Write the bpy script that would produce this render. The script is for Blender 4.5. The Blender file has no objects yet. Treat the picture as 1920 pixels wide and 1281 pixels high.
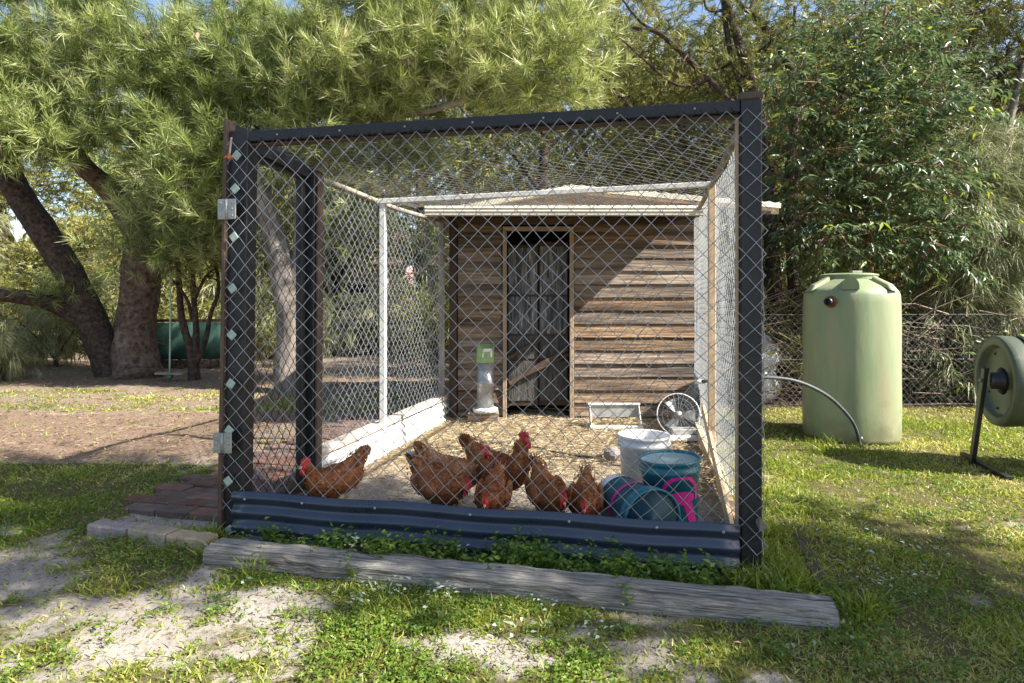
import bpy, math, random
import numpy as np
from mathutils import Vector, Matrix

# ------------------------------------------------------------------ camera, sky, sun, exposure
H, F, CX, CY = 1.2, 1174.0, 960.0, 567.0          # camera height (m), focal length in photo pixels, principal point
sc = bpy.context.scene
cam_d = bpy.data.cameras.new('camera'); cam = bpy.data.objects.new('camera', cam_d)
sc.collection.objects.link(cam); sc.camera = cam
cam.location = (0, 0, H); cam.rotation_euler = (math.radians(90), 0, 0)
cam_d.sensor_width = 36.0; cam_d.lens = F / 1920 * 36.0
cam_d.shift_y = -(640.5 - CY) / 1920; cam_d.clip_start = .05; cam_d.clip_end = 600

SUN = Vector((.71, -.272, .649)).normalized()       # towards the sun
world = bpy.data.worlds.new('World'); sc.world = world; world.use_nodes = True
wn = world.node_tree; wn.nodes.clear()
wo = wn.nodes.new('ShaderNodeOutputWorld'); wb = wn.nodes.new('ShaderNodeBackground'); ws = wn.nodes.new('ShaderNodeTexSky')
ws.sky_type = 'NISHITA'; ws.sun_disc = False; ws.sun_elevation = math.asin(SUN.z)
ws.sun_rotation = math.atan2(SUN.x, SUN.y); ws.air_density = 1.0; ws.dust_density = 1.5; ws.ozone_density = 1.2
wb.inputs['Strength'].default_value = .085
wn.links.new(ws.outputs[0], wb.inputs[0]); wn.links.new(wb.outputs[0], wo.inputs[0])
sun_d = bpy.data.lights.new('sun', 'SUN'); sun = bpy.data.objects.new('sun', sun_d); sc.collection.objects.link(sun)
sun_d.energy = 5.0; sun_d.angle = math.radians(.55); sun_d.color = (1, .94, .84)
sun.rotation_euler = (-SUN).to_track_quat('-Z', 'Y').to_euler(); sun.location = (6, -4, 9)
sc.view_settings.view_transform = 'Standard'; sc.view_settings.look = 'None'
sc.view_settings.gamma = 1; sc.view_settings.use_curve_mapping = False
sc.view_settings.exposure = 1.65
sc.cycles.use_denoising = True
sc.cycles.max_bounces = 8; sc.cycles.transparent_max_bounces = 8; sc.cycles.diffuse_bounces = 4
sc.cycles.sample_clamp_indirect = 6

# ------------------------------------------------------------------ helpers
rnd = random.Random(11); rng = np.random.default_rng(11)
COL = sc.collection
WM = {}
def W(u, v, Y): return Vector(((u - CX) / F * Y, Y, H - (v - CY) / F * Y))
def G(u, v, z=0.0):
    Y = F * (H - z) / (v - CY); return Vector(((u - CX) / F * Y, Y, z))

def attach(o, parent, M=None):
    M = M.copy() if M is not None else Matrix.Identity(4)
    o.matrix_basis = M; WM[o.name] = M
    if parent is not None:
        o.parent = parent; o.matrix_parent_inverse = WM[parent.name].inverted()
    return o
def link(name, me, parent=None, M=None):
    o = bpy.data.objects.new(name, me); COL.objects.link(o); return attach(o, parent, M)
def tag(o, label=None, cat=None, group=None, kind=None):
    if label: o['label'] = label
    if cat: o['category'] = cat
    if group: o['group'] = group
    if kind: o['kind'] = kind
    return o
def thing(name, loc, label, cat, group=None):
    o = bpy.data.objects.new(name, None); COL.objects.link(o); o.empty_display_size = .1
    attach(o, None, Matrix.Translation(Vector(loc))); return tag(o, label, cat, group)
def copy_tree(o, parent=None):
    c = o.copy(); COL.objects.link(c)
    WM[c.name] = WM[o.name].copy()
    if parent is not None:
        c.parent = parent; c.matrix_parent_inverse = o.matrix_parent_inverse.copy()
    for ch in [x for x in o.children]: copy_tree(ch, c)
    return c

def cr(pts, k=4):
    """Catmull-Rom through pts (tuples of any length)."""
    P = [np.array(p, float) for p in pts]; out = []
    for i in range(len(P) - 1):
        a = P[i - 1] if i else 2 * P[0] - P[1]; b, c = P[i], P[i + 1]
        d = P[i + 2] if i + 2 < len(P) else 2 * P[-1] - P[-2]
        for j in range(k):
            t = j / k
            out.append(.5 * (2 * b + (c - a) * t + (2 * a - 5 * b + 4 * c - d) * t * t + (-a + 3 * b - 3 * c + d) * t ** 3))
    out.append(P[-1]); return out

class MB:
    def __init__(s): s.v = []; s.f = []
    def add(s, vs, fs):
        o = len(s.v); s.v += [tuple(x) for x in vs]; s.f += [tuple(i + o for i in f) for f in fs]; return s
    def box(s, c, d, M=None):
        x, y, z = d[0] / 2, d[1] / 2, d[2] / 2; c = Vector(c)
        vs = [Vector((i * x, j * y, k * z)) for k in (-1, 1) for j in (-1, 1) for i in (-1, 1)]
        if M is not None: vs = [M @ p for p in vs]
        return s.add([p + c for p in vs], [(0, 2, 3, 1), (4, 5, 7, 6), (0, 1, 5, 4), (2, 6, 7, 3), (0, 4, 6, 2), (1, 3, 7, 5)])
    def beam(s, a, b, w, h, up=(0, 0, 1)):
        a, b = Vector(a), Vector(b); x = (b - a).normalized(); y = Vector(up).cross(x).normalized(); z = x.cross(y)
        vs = [p + y * (j * w / 2) + z * (k * h / 2) for k in (-1, 1) for j in (-1, 1) for p in (a, b)]
        return s.add(vs, [(0, 2, 3, 1), (4, 5, 7, 6), (0, 1, 5, 4), (2, 6, 7, 3), (0, 4, 6, 2), (1, 3, 7, 5)])
    def tube(s, pts, rad, n=8, wob=0, cap=True, flat=None):
        P = [Vector(p[:3]) for p in pts]; m = len(P)
        if not hasattr(rad, '__len__'): rad = [rad] * m
        t0 = (P[1] - P[0]).normalized(); ref = Vector((0, 0, 1)) if abs(t0.z) < .9 else Vector((1, 0, 0))
        nrm = t0.cross(ref).normalized(); vs = []
        ph = [rnd.random() * 6.28 for _ in range(4)]
        for i in range(m):
            t = (P[min(i + 1, m - 1)] - P[max(i - 1, 0)]).normalized()
            nrm = (nrm - t * nrm.dot(t)).normalized(); bn = t.cross(nrm)
            for k in range(n):
                a = 2 * math.pi * k / n; r = rad[i]
                if wob: r *= 1 + wob * (math.sin(3 * a + ph[0] + i * .7) * .5 + math.sin(5 * a + ph[1] - i * 1.3) * .35 + rnd.uniform(-.35, .35))
                vs.append(P[i] + nrm * (math.cos(a) * r) + bn * (math.sin(a) * r * (flat or 1)))
        fs = [(i * n + k, i * n + (k + 1) % n, (i + 1) * n + (k + 1) % n, (i + 1) * n + k) for i in range(m - 1) for k in range(n)]
        if cap: fs += [tuple(range(n - 1, -1, -1)), tuple((m - 1) * n + k for k in range(n))]
        return s.add(vs, fs)
    def lathe(s, prof, n=24, M=None, cap=(True, True), shape=None):
        vs = []
        for r, z in prof:
            for k in range(n):
                a = 2 * math.pi * k / n; q = r * (shape(a) if shape else 1)
                p = Vector((math.cos(a) * q, math.sin(a) * q, z)); vs.append(M @ p if M is not None else p)
        m = len(prof)
        fs = [(i * n + k, i * n + (k + 1) % n, (i + 1) * n + (k + 1) % n, (i + 1) * n + k) for i in range(m - 1) for k in range(n)]
        if cap[0]: fs.append(tuple(range(n - 1, -1, -1)))
        if cap[1]: fs.append(tuple((m - 1) * n + k for k in range(n)))
        return s.add(vs, fs)
    def ball(s, c, r, n=10, m=7, M=None):
        c = Vector(c); prof = [(max(1e-4, math.sin(math.pi * i / m)), -math.cos(math.pi * i / m)) for i in range(m + 1)]
        T = Matrix.Translation(c) @ (M.to_4x4() if M is not None else Matrix.Identity(4)) @ Matrix.Diagonal((r[0], r[1], r[2], 1))
        return s.lathe(prof, n, T, (False, False))
    def mesh(s, name, mat, smooth=False):
        me = bpy.data.meshes.new(name); me.from_pydata(s.v, [], s.f); me.materials.append(mat)
        if smooth: me.polygons.foreach_set('use_smooth', [True] * len(me.polygons))
        me.update(); return me
    def build(s, name, mat, parent=None, smooth=False, bevel=0, M=None, sub=0, seg=1):
        o = link(name, s.mesh(name, mat, smooth), parent, M)
        if bevel:
            b = o.modifiers.new('bevel', 'BEVEL'); b.width = bevel; b.segments = seg; b.limit_method = 'ANGLE'
        if sub:
            b = o.modifiers.new('sub', 'SUBSURF'); b.levels = sub; b.render_levels = sub
        return o

def beam_obj(name, a, b, w, h, mat, parent=None, bevel=.003, up=(0, 0, 1), warp=0):
    """A timber whose local X runs along it, w across, h in the up direction."""
    a, b = Vector(a), Vector(b); x = (b - a).normalized(); y = Vector(up).cross(x).normalized(); z = x.cross(y); L = (b - a).length
    M = Matrix(((x.x, y.x, z.x, a.x), (x.y, y.y, z.y, a.y), (x.z, y.z, z.z, a.z), (0, 0, 0, 1)))
    k = 8 if warp else 1
    m = MB(); vs = []; fs = []
    for i in range(k + 1):
        ox, oz = (rnd.uniform(-warp, warp), rnd.uniform(-warp, warp)) if warp else (0, 0)
        for (yy, zz) in ((-1, -1), (1, -1), (1, 1), (-1, 1)):
            vs.append((L * i / k, yy * w / 2 + ox + (rnd.uniform(-warp, warp) * .5 if warp else 0), zz * h / 2 + oz))
    for i in range(k):
        for j in range(4): fs.append((i * 4 + j, (i + 1) * 4 + j, (i + 1) * 4 + (j + 1) % 4, i * 4 + (j + 1) % 4))
    fs += [(0, 1, 2, 3), (k * 4 + 3, k * 4 + 2, k * 4 + 1, k * 4)]
    m.add(vs, fs); return m.build(name, mat, parent, bevel=bevel, M=M)

def npmesh(name, V, Q=None, T=None, attr=None, mat=None, smooth=False):
    V = np.asarray(V, np.float32).reshape(-1, 3)
    Q = np.zeros((0, 4), np.int32) if Q is None else np.asarray(Q, np.int32).reshape(-1, 4)
    T = np.zeros((0, 3), np.int32) if T is None else np.asarray(T, np.int32).reshape(-1, 3)
    me = bpy.data.meshes.new(name)
    me.vertices.add(len(V)); me.vertices.foreach_set('co', V.ravel())
    li = np.concatenate([Q.ravel(), T.ravel()]); me.loops.add(len(li)); me.loops.foreach_set('vertex_index', li)
    st = np.concatenate([np.arange(len(Q)) * 4, len(Q) * 4 + np.arange(len(T)) * 3]).astype(np.int32)
    me.polygons.add(len(st)); me.polygons.foreach_set('loop_start', st)
    if smooth: me.polygons.foreach_set('use_smooth', np.ones(len(st), bool))
    for k, a in (attr or {}).items():
        at = me.attributes.new(k, 'FLOAT', 'POINT'); at.data.foreach_set('value', np.asarray(a, np.float32).ravel())
    if mat: me.materials.append(mat)
    me.update(calc_edges=True); return me

def nrmz(a): return a / np.maximum(np.linalg.norm(a, axis=-1, keepdims=True), 1e-9)
def randdir(n): return nrmz(rng.normal(size=(n, 3)))

class Leaves:
    """Collects many small leaf faces; kind 'needle' = 5 verts, 'leaf' = folded 6-vert blade."""
    def __init__(s): s.V = []; s.Q = []; s.T = []; s.A = []; s.n = 0
    def needles(s, P, D, L, w, bend=None, a=None):
        N = len(P); D = nrmz(D); side = nrmz(np.cross(D, randdir(N)))
        L = np.broadcast_to(np.asarray(L, float), (N,))[:, None]; w = np.broadcast_to(np.asarray(w, float), (N,))[:, None] / 2
        bend = np.zeros((N, 3)) if bend is None else bend
        m = P + D * L * .55 + bend * .3; t = P + D * L + bend
        V = np.stack([P - side * w * .7, P + side * w * .7, m + side * w, m - side * w, t], 1)
        b = s.n + np.arange(N)[:, None] * 5
        s.Q.append(b + np.array([[0, 1, 2, 3]])); s.T.append(b + np.array([[3, 2, 4]]))
        s.V.append(V.reshape(-1, 3)); s.n += N * 5
        a = rng.random(N) if a is None else a
        s.A.append(np.repeat(a, 5)); return s
    def leaves(s, P, D, L, w, up=None, fold=.25, droop=.15, a=None):
        N = len(P); D = nrmz(D); up = np.tile([0, 0, 1.], (N, 1)) + rng.normal(size=(N, 3)) * .45 if up is None else up
        side = nrmz(np.cross(D, up)); nn = np.cross(side, D)
        L = np.broadcast_to(np.asarray(L, float), (N,))[:, None]; w = np.broadcast_to(np.asarray(w, float), (N,))[:, None] / 2
        m1 = P + D * L * .38; t = P + D * L - nn * L * droop
        f = nn * w * fold
        V = np.stack([P, m1 + side * w + f, t, m1 - side * w + f, P + D * L * .45 - nn * L * droop * .2], 1)
        b = s.n + np.arange(N)[:, None] * 5
        s.Q.append(b + np.array([[0, 1, 2, 4]])); s.Q.append(b + np.array([[0, 4, 2, 3]]))
        s.V.append(V.reshape(-1, 3)); s.n += N * 5
        a = rng.random(N) if a is None else a
        s.A.append(np.repeat(a, 5)); return s
    def mesh(s, name, mat):
        Q = np.concatenate(s.Q) if s.Q else None; T = np.concatenate(s.T) if s.T else None
        return npmesh(name, np.concatenate(s.V), Q, T, {'rnd': np.concatenate(s.A)}, mat)

def vnoise(x, y, seed=0):
    x = np.asarray(x, float); y = np.asarray(y, float)
    xi = np.floor(x).astype(np.int64); yi = np.floor(y).astype(np.int64); fx = x - xi; fy = y - yi
    fx = fx * fx * (3 - 2 * fx); fy = fy * fy * (3 - 2 * fy)
    def h(a, b):
        n = (a * 374761393 + b * 668265263 + seed * 1442695041) & 0x7fffffff
        n = ((n ^ (n >> 13)) * 1274126177) & 0x7fffffff
        return ((n ^ (n >> 16)) & 0xffff) / 65535.0
    return (h(xi, yi) * (1 - fx) + h(xi + 1, yi) * fx) * (1 - fy) + (h(xi, yi + 1) * (1 - fx) + h(xi + 1, yi + 1) * fx) * fy
def fbm(x, y, seed=0, o=3):
    s = 0; a = .5; t = 0
    for i in range(o): s = s + a * vnoise(x * 2 ** i, y * 2 ** i, seed + i * 7); t += a; a *= .5
    return s / t
def sstep(a, b, x): t = np.clip((x - a) / (b - a), 0, 1); return t * t * (3 - 2 * t)

# ------------------------------------------------------------------ materials
def newmat(name):
    m = bpy.data.materials.new(name); m.use_nodes = True; nt = m.node_tree; nt.nodes.clear()
    o = nt.nodes.new('ShaderNodeOutputMaterial'); p = nt.nodes.new('ShaderNodeBsdfPrincipled'); nt.links.new(p.outputs[0], o.inputs[0])
    return m, nt, p, o
def nd(nt, t, **k):
    n = nt.nodes.new('ShaderNode' + t)
    for a, b in k.items(): setattr(n, a, b)
    return n
def ramp(nt, stops):
    r = nd(nt, 'ValToRGB'); e = r.color_ramp.elements
    while len(e) < len(stops): e.new(.5)
    for x, (p, c) in zip(e, stops): x.position = p; x.color = (*c, 1) if len(c) == 3 else c
    return r
def mat(name, c1, c2=None, scale=6, rough=.6, metal=0, bump=0, bscale=40, objvar=0, stretch=(1, 1, 1), lo=.35, hi=.65, c3=None, s3=30, lo3=.6, hi3=.75, spec=.5, rvar=.1):
    """Two-tone noise with optional second stain layer, per-object brightness variation and bump."""
    m, nt, p, o = newmat(name); L = nt.links.new
    tc = nd(nt, 'TexCoord'); mp = nd(nt, 'Mapping'); mp.inputs['Scale'].default_value = stretch
    L(tc.outputs['Object'], mp.inputs[0])
    oi = nd(nt, 'ObjectInfo'); ad = nd(nt, 'VectorMath', operation='ADD'); sc_ = nd(nt, 'VectorMath', operation='SCALE')
    cmb = nd(nt, 'CombineXYZ'); 
    for i in range(3): L(oi.outputs['Random'], cmb.inputs[i])
    L(cmb.outputs[0], sc_.inputs[0]); sc_.inputs['Scale'].default_value = 37 if objvar else 0
    L(mp.outputs[0], ad.inputs[0]); L(sc_.outputs[0], ad.inputs[1]); vec = ad.outputs[0]
    n1 = nd(nt, 'TexNoise'); n1.inputs['Scale'].default_value = scale; n1.inputs['Detail'].default_value = 7; n1.inputs['Roughness'].default_value = .6
    L(vec, n1.inputs['Vector']); r1 = ramp(nt, [(lo, c1), (hi, c2 or c1)]); L(n1.outputs['Fac'], r1.inputs[0]); col = r1.outputs[0]
    if c3:
        n3 = nd(nt, 'TexNoise'); n3.inputs['Scale'].default_value = s3; n3.inputs['Detail'].default_value = 5
        L(vec, n3.inputs['Vector']); r3 = ramp(nt, [(lo3, (0, 0, 0)), (hi3, (1, 1, 1))]); L(n3.outputs['Fac'], r3.inputs[0])
        mx = nd(nt, 'MixRGB'); L(r3.outputs[0], mx.inputs[0]); L(col, mx.inputs[1]); mx.inputs[2].default_value = (*c3, 1); col = mx.outputs[0]
    if objvar:
        mr = nd(nt, 'MapRange'); mr.inputs[3].default_value = 1 - objvar; mr.inputs[4].default_value = 1 + objvar; L(oi.outputs['Random'], mr.inputs[0])
        hs = nd(nt, 'HueSaturation'); L(mr.outputs[0], hs.inputs['Value']); L(col, hs.inputs['Color']); col = hs.outputs[0]
        m2 = nd(nt, 'MapRange'); m2.inputs[3].default_value = .7; m2.inputs[4].default_value = 1.2
        f2 = nd(nt, 'Math', operation='FRACT'); f1 = nd(nt, 'Math', operation='MULTIPLY'); f1.inputs[1].default_value = 17.3
        L(oi.outputs['Random'], f1.inputs[0]); L(f1.outputs[0], f2.inputs[0]); L(f2.outputs[0], m2.inputs[0]); L(m2.outputs[0], hs.inputs['Saturation'])
    L(col, p.inputs['Base Color']); p.inputs['Metallic'].default_value = metal
    rr = nd(nt, 'MapRange'); rr.inputs[3].default_value = max(0, rough - rvar); rr.inputs[4].default_value = min(1, rough + rvar); L(n1.outputs['Fac'], rr.inputs[0]); L(rr.outputs[0], p.inputs['Roughness'])
    p.inputs['Specular IOR Level'].default_value = spec
    if bump:
        n2 = nd(nt, 'TexNoise'); n2.inputs['Scale'].default_value = bscale; n2.inputs['Detail'].default_value = 6; L(vec, n2.inputs['Vector'])
        b = nd(nt, 'Bump'); b.inputs['Strength'].default_value = bump; b.inputs['Distance'].default_value = .02; L(n2.outputs['Fac'], b.inputs['Height']); L(b.outputs[0], p.inputs['Normal'])
    return m
def leafmat(name, cols, trans=.35, rough=.45, spec=.5):
    """Leaf: colour from the per-leaf 'rnd' attribute, part of the light passes through."""
    m, nt, p, o = newmat(name); L = nt.links.new
    at = nd(nt, 'Attribute', attribute_name='rnd'); k = len(cols)
    r = ramp(nt, [(i / (k - 1), c) for i, c in enumerate(cols)]); L(at.outputs['Fac'], r.inputs[0])
    L(r.outputs[0], p.inputs['Base Color']); p.inputs['Roughness'].default_value = rough; p.inputs['Specular IOR Level'].default_value = spec
    tr = nd(nt, 'BsdfTranslucent'); hs = nd(nt, 'HueSaturation'); hs.inputs['Value'].default_value = 1.25; hs.inputs['Saturation'].default_value = 1.1
    L(r.outputs[0], hs.inputs['Color']); L(hs.outputs[0], tr.inputs['Color'])
    mx = nd(nt, 'MixShader'); mx.inputs[0].default_value = trans; L(p.outputs[0], mx.inputs[1]); L(tr.outputs[0], mx.inputs[2]); L(mx.outputs[0], o.inputs[0])
    return m

M = {}
M['black'] = mat('black_painted_timber', (.006, .006, .007), (.014, .014, .016), 9, .5, bump=.15, bscale=60, c3=(.05, .05, .05), s3=55, lo3=.66, hi3=.74)
M['brown_side'] = mat('bare_timber_side', (.05, .032, .022), (.10, .066, .046), 8, .75, bump=.2)
M['galv'] = mat('galvanised_wire', (.24, .25, .28), (.37, .39, .43), 30, .4, metal=.35, spec=.6)  # blue-grey tone carries the shade on the front mesh
M['galv_pale'] = mat('pale_galvanised_wire', (.33, .34, .35), (.46, .47, .48), 30, .45, metal=.2, spec=.5)  # same wire, paler: sunlight on the side meshes put into the colour
M['wire_black'] = mat('black_wire', (.012, .013, .015), (.03, .03, .035), 30, .4)
M['wire_rusty'] = mat('rusty_netting_wire', (.05, .04, .035), (.15, .13, .115), 6, .7)
M['wire_dull'] = mat('weathered_netting_wire', (.08, .08, .08), (.22, .22, .22), 8, .6)
M['steel_plate'] = mat('zinc_plate', (.24, .25, .25), (.36, .36, .35), 25, .4, metal=.5, c3=(.25, .2, .15), s3=90)
M['clip'] = mat('pale_green_clip', (.24, .33, .275), (.34, .43, .37), 40, .5)
M['rail_white'] = mat('off_white_painted_rail', (.55, .54, .5), (.7, .69, .65), 12, .6, bump=.1, c3=(.3, .27, .22), s3=30)
M['rail_grey'] = mat('weathered_grey_rail', (.17, .14, .11), (.36, .33, .29), 12, .8, bump=.3, stretch=(.2, 1, 1), c3=(.45, .3, .18), s3=20)
M['skirt'] = mat('slate_blue_steel', (.027, .037, .060), (.038, .050, .078), 5, .30, spec=.6, c3=(.09, .1, .13), s3=70, lo3=.68, hi3=.78, bump=.05, bscale=15)
M['kerb_metal'] = mat('white_corrugated_kerb', (.60, .61, .6), (.75, .75, .73), 7, .5, c3=(.3, .26, .2), s3=14, lo3=.58, hi3=.78)
M['timber_pale'] = mat('pale_sawn_timber', (.42, .30, .18), (.56, .42, .28), 14, .7, bump=.15, stretch=(.12, 1, 1))
M['timber_kerb'] = mat('weathered_kerb_timber', (.34, .30, .25), (.52, .47, .40), 14, .8, bump=.25, stretch=(.12, 1, 1))
M['sleeper'] = mat('weathered_sleeper', (.10, .088, .072), (.42, .39, .345), 85, .92, bump=1.0, bscale=130, stretch=(.03, 1, 1), c3=(.035, .028, .022), s3=26, lo3=.55, hi3=.66, lo=.3, hi=.72)
M['board'] = mat('weathered_weatherboard', (.075, .045, .026), (.27, .195, .135), 26, .85, bump=.7, bscale=50, objvar=.32, stretch=(.07, 1, 1), c3=(.05, .032, .02), s3=12, lo3=.50, hi3=.72)
M['trim'] = mat('grey_door_trim', (.20, .15, .10), (.36, .28, .2), 10, .8, bump=.3, stretch=(.15, 1, 1))
M['dark_wood'] = mat('dark_stud', (.035, .022, .014), (.09, .055, .035), 8, .85, bump=.3, stretch=(.15, 1, 1))
M['door_panel'] = mat('peeling_silver_door_panel', (.022, .022, .024), (.17, .175, .19), 11, .55, bump=.5, bscale=22, stretch=(3.0, 1, .35), objvar=.15, lo=.4, hi=.66, c3=(.42, .43, .46), s3=16, lo3=.60, hi3=.74)
M['door_grime'] = mat('grimy_door_panel', (.018, .016, .014), (.085, .08, .075), 11, .7, bump=.5, bscale=22, stretch=(3.0, 1, .35), c3=(.2, .19, .18), s3=14, lo3=.62, hi3=.76)
M['dark'] = mat('dark_interior', (.008, .007, .006), (.016, .013, .01), 4, .95)  # near-black colour stands in for the shade inside the shed
M['cream_roof'] = mat('cream_steel', (.56, .52, .42), (.68, .64, .54), 5, .5, c3=(.32, .25, .16), s3=18, lo3=.6, hi3=.8)
M['roof'] = mat('rusty_brown_roof', (.12, .085, .055), (.24, .17, .11), 7, .8, bump=.3, c3=(.38, .3, .16), s3=30)
M['tank'] = mat('pale_green_tank', (.185, .235, .125), (.26, .305, .18), 3.5, .45, spec=.4, bump=.08, bscale=30, stretch=(1, 1, .25), c3=(.27, .26, .16), s3=7, lo3=.48, hi3=.72)
nt = M['tank'].node_tree; pb = next(n for n in nt.nodes if n.type == 'BSDF_PRINCIPLED'); old = pb.inputs['Base Color'].links[0].from_socket
tcn = nd(nt, 'TexCoord'); sx = nd(nt, 'SeparateXYZ'); nt.links.new(tcn.outputs['Object'], sx.inputs[0])
dn = nd(nt, 'TexNoise'); dn.inputs['Scale'].default_value = 9; dn.inputs['Detail'].default_value = 8; nt.links.new(tcn.outputs['Object'], dn.inputs['Vector'])
m1 = nd(nt, 'Math', operation='MULTIPLY_ADD'); nt.links.new(dn.outputs['Fac'], m1.inputs[0]); m1.inputs[1].default_value = -.9; nt.links.new(sx.outputs['Z'], m1.inputs[2])
rd = ramp(nt, [(.0, (.75, .75, .75)), (.26, (0, 0, 0))]); ms = nd(nt, 'Math', operation='ADD'); ms.inputs[1].default_value = .44; nt.links.new(m1.outputs[0], ms.inputs[0]); nt.links.new(ms.outputs[0], rd.inputs[0])
mxd = nd(nt, 'MixRGB'); nt.links.new(rd.outputs[0], mxd.inputs[0]); nt.links.new(old, mxd.inputs[1]); mxd.inputs[2].default_value = (.17, .165, .095, 1); nt.links.new(mxd.outputs[0], pb.inputs['Base Color'])
M['rust'] = mat('rusty_ring', (.25, .10, .03), (.1, .05, .02), 20, .8)
M['plastic_black'] = mat('black_plastic', (.012, .012, .013), (.025, .025, .027), 12, .38)
M['olive'] = mat('olive_plastic', (.06, .075, .05), (.085, .10, .068), 5, .42, bump=.05, c3=(.12, .13, .095), s3=25, lo3=.6, hi3=.75)
M['feeder_green'] = mat('muted_green_plastic', (.20, .33, .10), (.28, .40, .16), 6, .5)
M['lime'] = mat('lime_plastic', (.30, .50, .02), (.36, .56, .04), 5, .4)
M['hose'] = mat('grey_poly_pipe', (.045, .05, .056), (.085, .09, .1), 12, .6)
M['teal'] = mat('teal_bucket_plastic', (.012, .105, .145), (.02, .15, .19), 5, .42, c3=(.10, .22, .25), s3=30, lo3=.6, hi3=.8)
M['teal_dark'] = mat('dark_teal_plastic', (.012, .06, .08), (.02, .085, .105), 5, .5)
M['lid_pale'] = mat('pale_teal_lid', (.26, .38, .38), (.36, .46, .45), 8, .4)
M['pink'] = mat('magenta_print', (.62, .012, .20), (.7, .02, .26), 10, .45)
M['white_plastic'] = mat('white_bucket_plastic', (.62, .61, .58), (.76, .75, .73), 5, .45, c3=(.42, .36, .30), s3=14, lo3=.58, hi3=.8)
M['grey_metal'] = mat('dull_grey_metal', (.26, .26, .25), (.42, .42, .4), 10, .45, metal=.3)
M['translucent'] = mat('hazy_white_plastic', (.5, .52, .52), (.66, .67, .66), 8, .35)
M['bark'] = mat('banksia_bark', (.045, .031, .024), (.17, .12, .092), 15, .95, bump=1.0, bscale=34, c3=(.24, .18, .14), s3=5, lo3=.58, hi3=.75, spec=.2)
M['bark_dark'] = mat('dark_bark', (.024, .017, .014), (.09, .066, .053), 17, .95, bump=1.0, bscale=36, spec=.2)
M['bark_grey'] = mat('grey_bark', (.12, .10, .085), (.28, .24, .2), 9, .95, bump=.8, bscale=16, stretch=(1, 1, .3), spec=.2)
M['bark_red'] = mat('reddish_sapling_bark', (.16, .075, .045), (.28, .15, .10), 9, .8, bump=.4, spec=.3)
M['cone'] = mat('banksia_cone', (.20, .10, .05), (.42, .27, .16), 60, .9, bump=.8, bscale=90)
M['brick'] = mat('red_paver', (.11, .050, .036), (.19, .090, .066), 11, .9, bump=.5, bscale=60, objvar=.25, c3=(.13, .11, .085), s3=9, lo3=.46, hi3=.66)
M['limestone'] = mat('limestone_block', (.26, .20, .11), (.38, .30, .19), 12, .95, bump=.6, bscale=50, objvar=.1, c3=(.2, .17, .12), s3=20)
M['pinkstone'] = mat('pinkish_grey_block', (.20, .165, .155), (.30, .25, .24), 14, .95, bump=.6, bscale=60, c3=(.16, .15, .14), s3=25)
M['shade_cloth'] = mat('green_shade_cloth', (.025, .075, .058), (.04, .105, .082), 6, .8)
M['rope'] = mat('pale_green_rope', (.25, .38, .30), (.36, .48, .4), 30, .8)
M['green_plastic'] = mat('green_plastic', (.03, .12, .07), (.05, .18, .1), 10, .5)
M['orange_rope'] = mat('orange_twine', (.6, .13, .02), (.7, .2, .04), 30, .8)
M['house_wall'] = mat('pale_render', (.62, .58, .52), (.70, .66, .6), 3, .8)
M['pink_post'] = mat('pinkish_post', (.55, .30, .30), (.65, .42, .4), 6, .8)
M['house_roof'] = mat('terracotta_roof', (.10, .062, .05), (.15, .095, .075), 9, .8)
M['tarp'] = mat('crumpled_white_plastic', (.45, .48, .52), (.62, .64, .66), 6, .35, bump=.4, bscale=12)
# foliage
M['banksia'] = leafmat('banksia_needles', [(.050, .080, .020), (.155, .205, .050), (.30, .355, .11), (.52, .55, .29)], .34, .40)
M['banksia2'] = leafmat('banksia_needles_yellow', [(.058, .084, .020), (.17, .215, .050), (.34, .375, .12), (.56, .57, .31)], .34, .40)
M['sheoak'] = leafmat('sheoak_needles', [(.045, .058, .016), (.10, .115, .026), (.18, .185, .045), (.32, .28, .08)], .3, .5)
M['weeping'] = leafmat('weeping_grey_green_needles', [(.085, .105, .05), (.16, .18, .08), (.25, .26, .13), (.34, .33, .2)], .3, .5)
M['broad'] = leafmat('glossy_sapling_leaf', [(.042, .080, .034), (.085, .132, .055), (.15, .195, .078), (.32, .37, .05)], .3, .40, .6)
M['bush'] = leafmat('bushland_leaf', [(.07, .09, .024), (.15, .165, .042), (.25, .245, .065), (.36, .31, .10)], .35, .5)
M['grass'] = leafmat('grass_blade', [(.075, .14, .015), (.17, .235, .026), (.31, .335, .052), (.50, .46, .18)], .4, .45)
M['weed'] = leafmat('weed_leaf', [(.055, .12, .014), (.10, .185, .022), (.16, .24, .035), (.23, .29, .05)], .4, .45)
M['pale_weed'] = leafmat('pale_weed_leaf', [(.16, .21, .13), (.24, .30, .20), (.34, .39, .29), (.46, .50, .42)], .2, .6)
M['straw'] = leafmat('straw', [(.16, .115, .065), (.31, .24, .135), (.45, .36, .21), (.58, .50, .34)], .15, .6)
M['litter'] = leafmat('leaf_litter', [(.07, .04, .025), (.15, .09, .055), (.25, .16, .10), (.36, .26, .18)], .1, .8)
M['twig'] = mat('dry_brush_twig', (.10, .07, .05), (.30, .23, .18), 9, .9)
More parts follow.
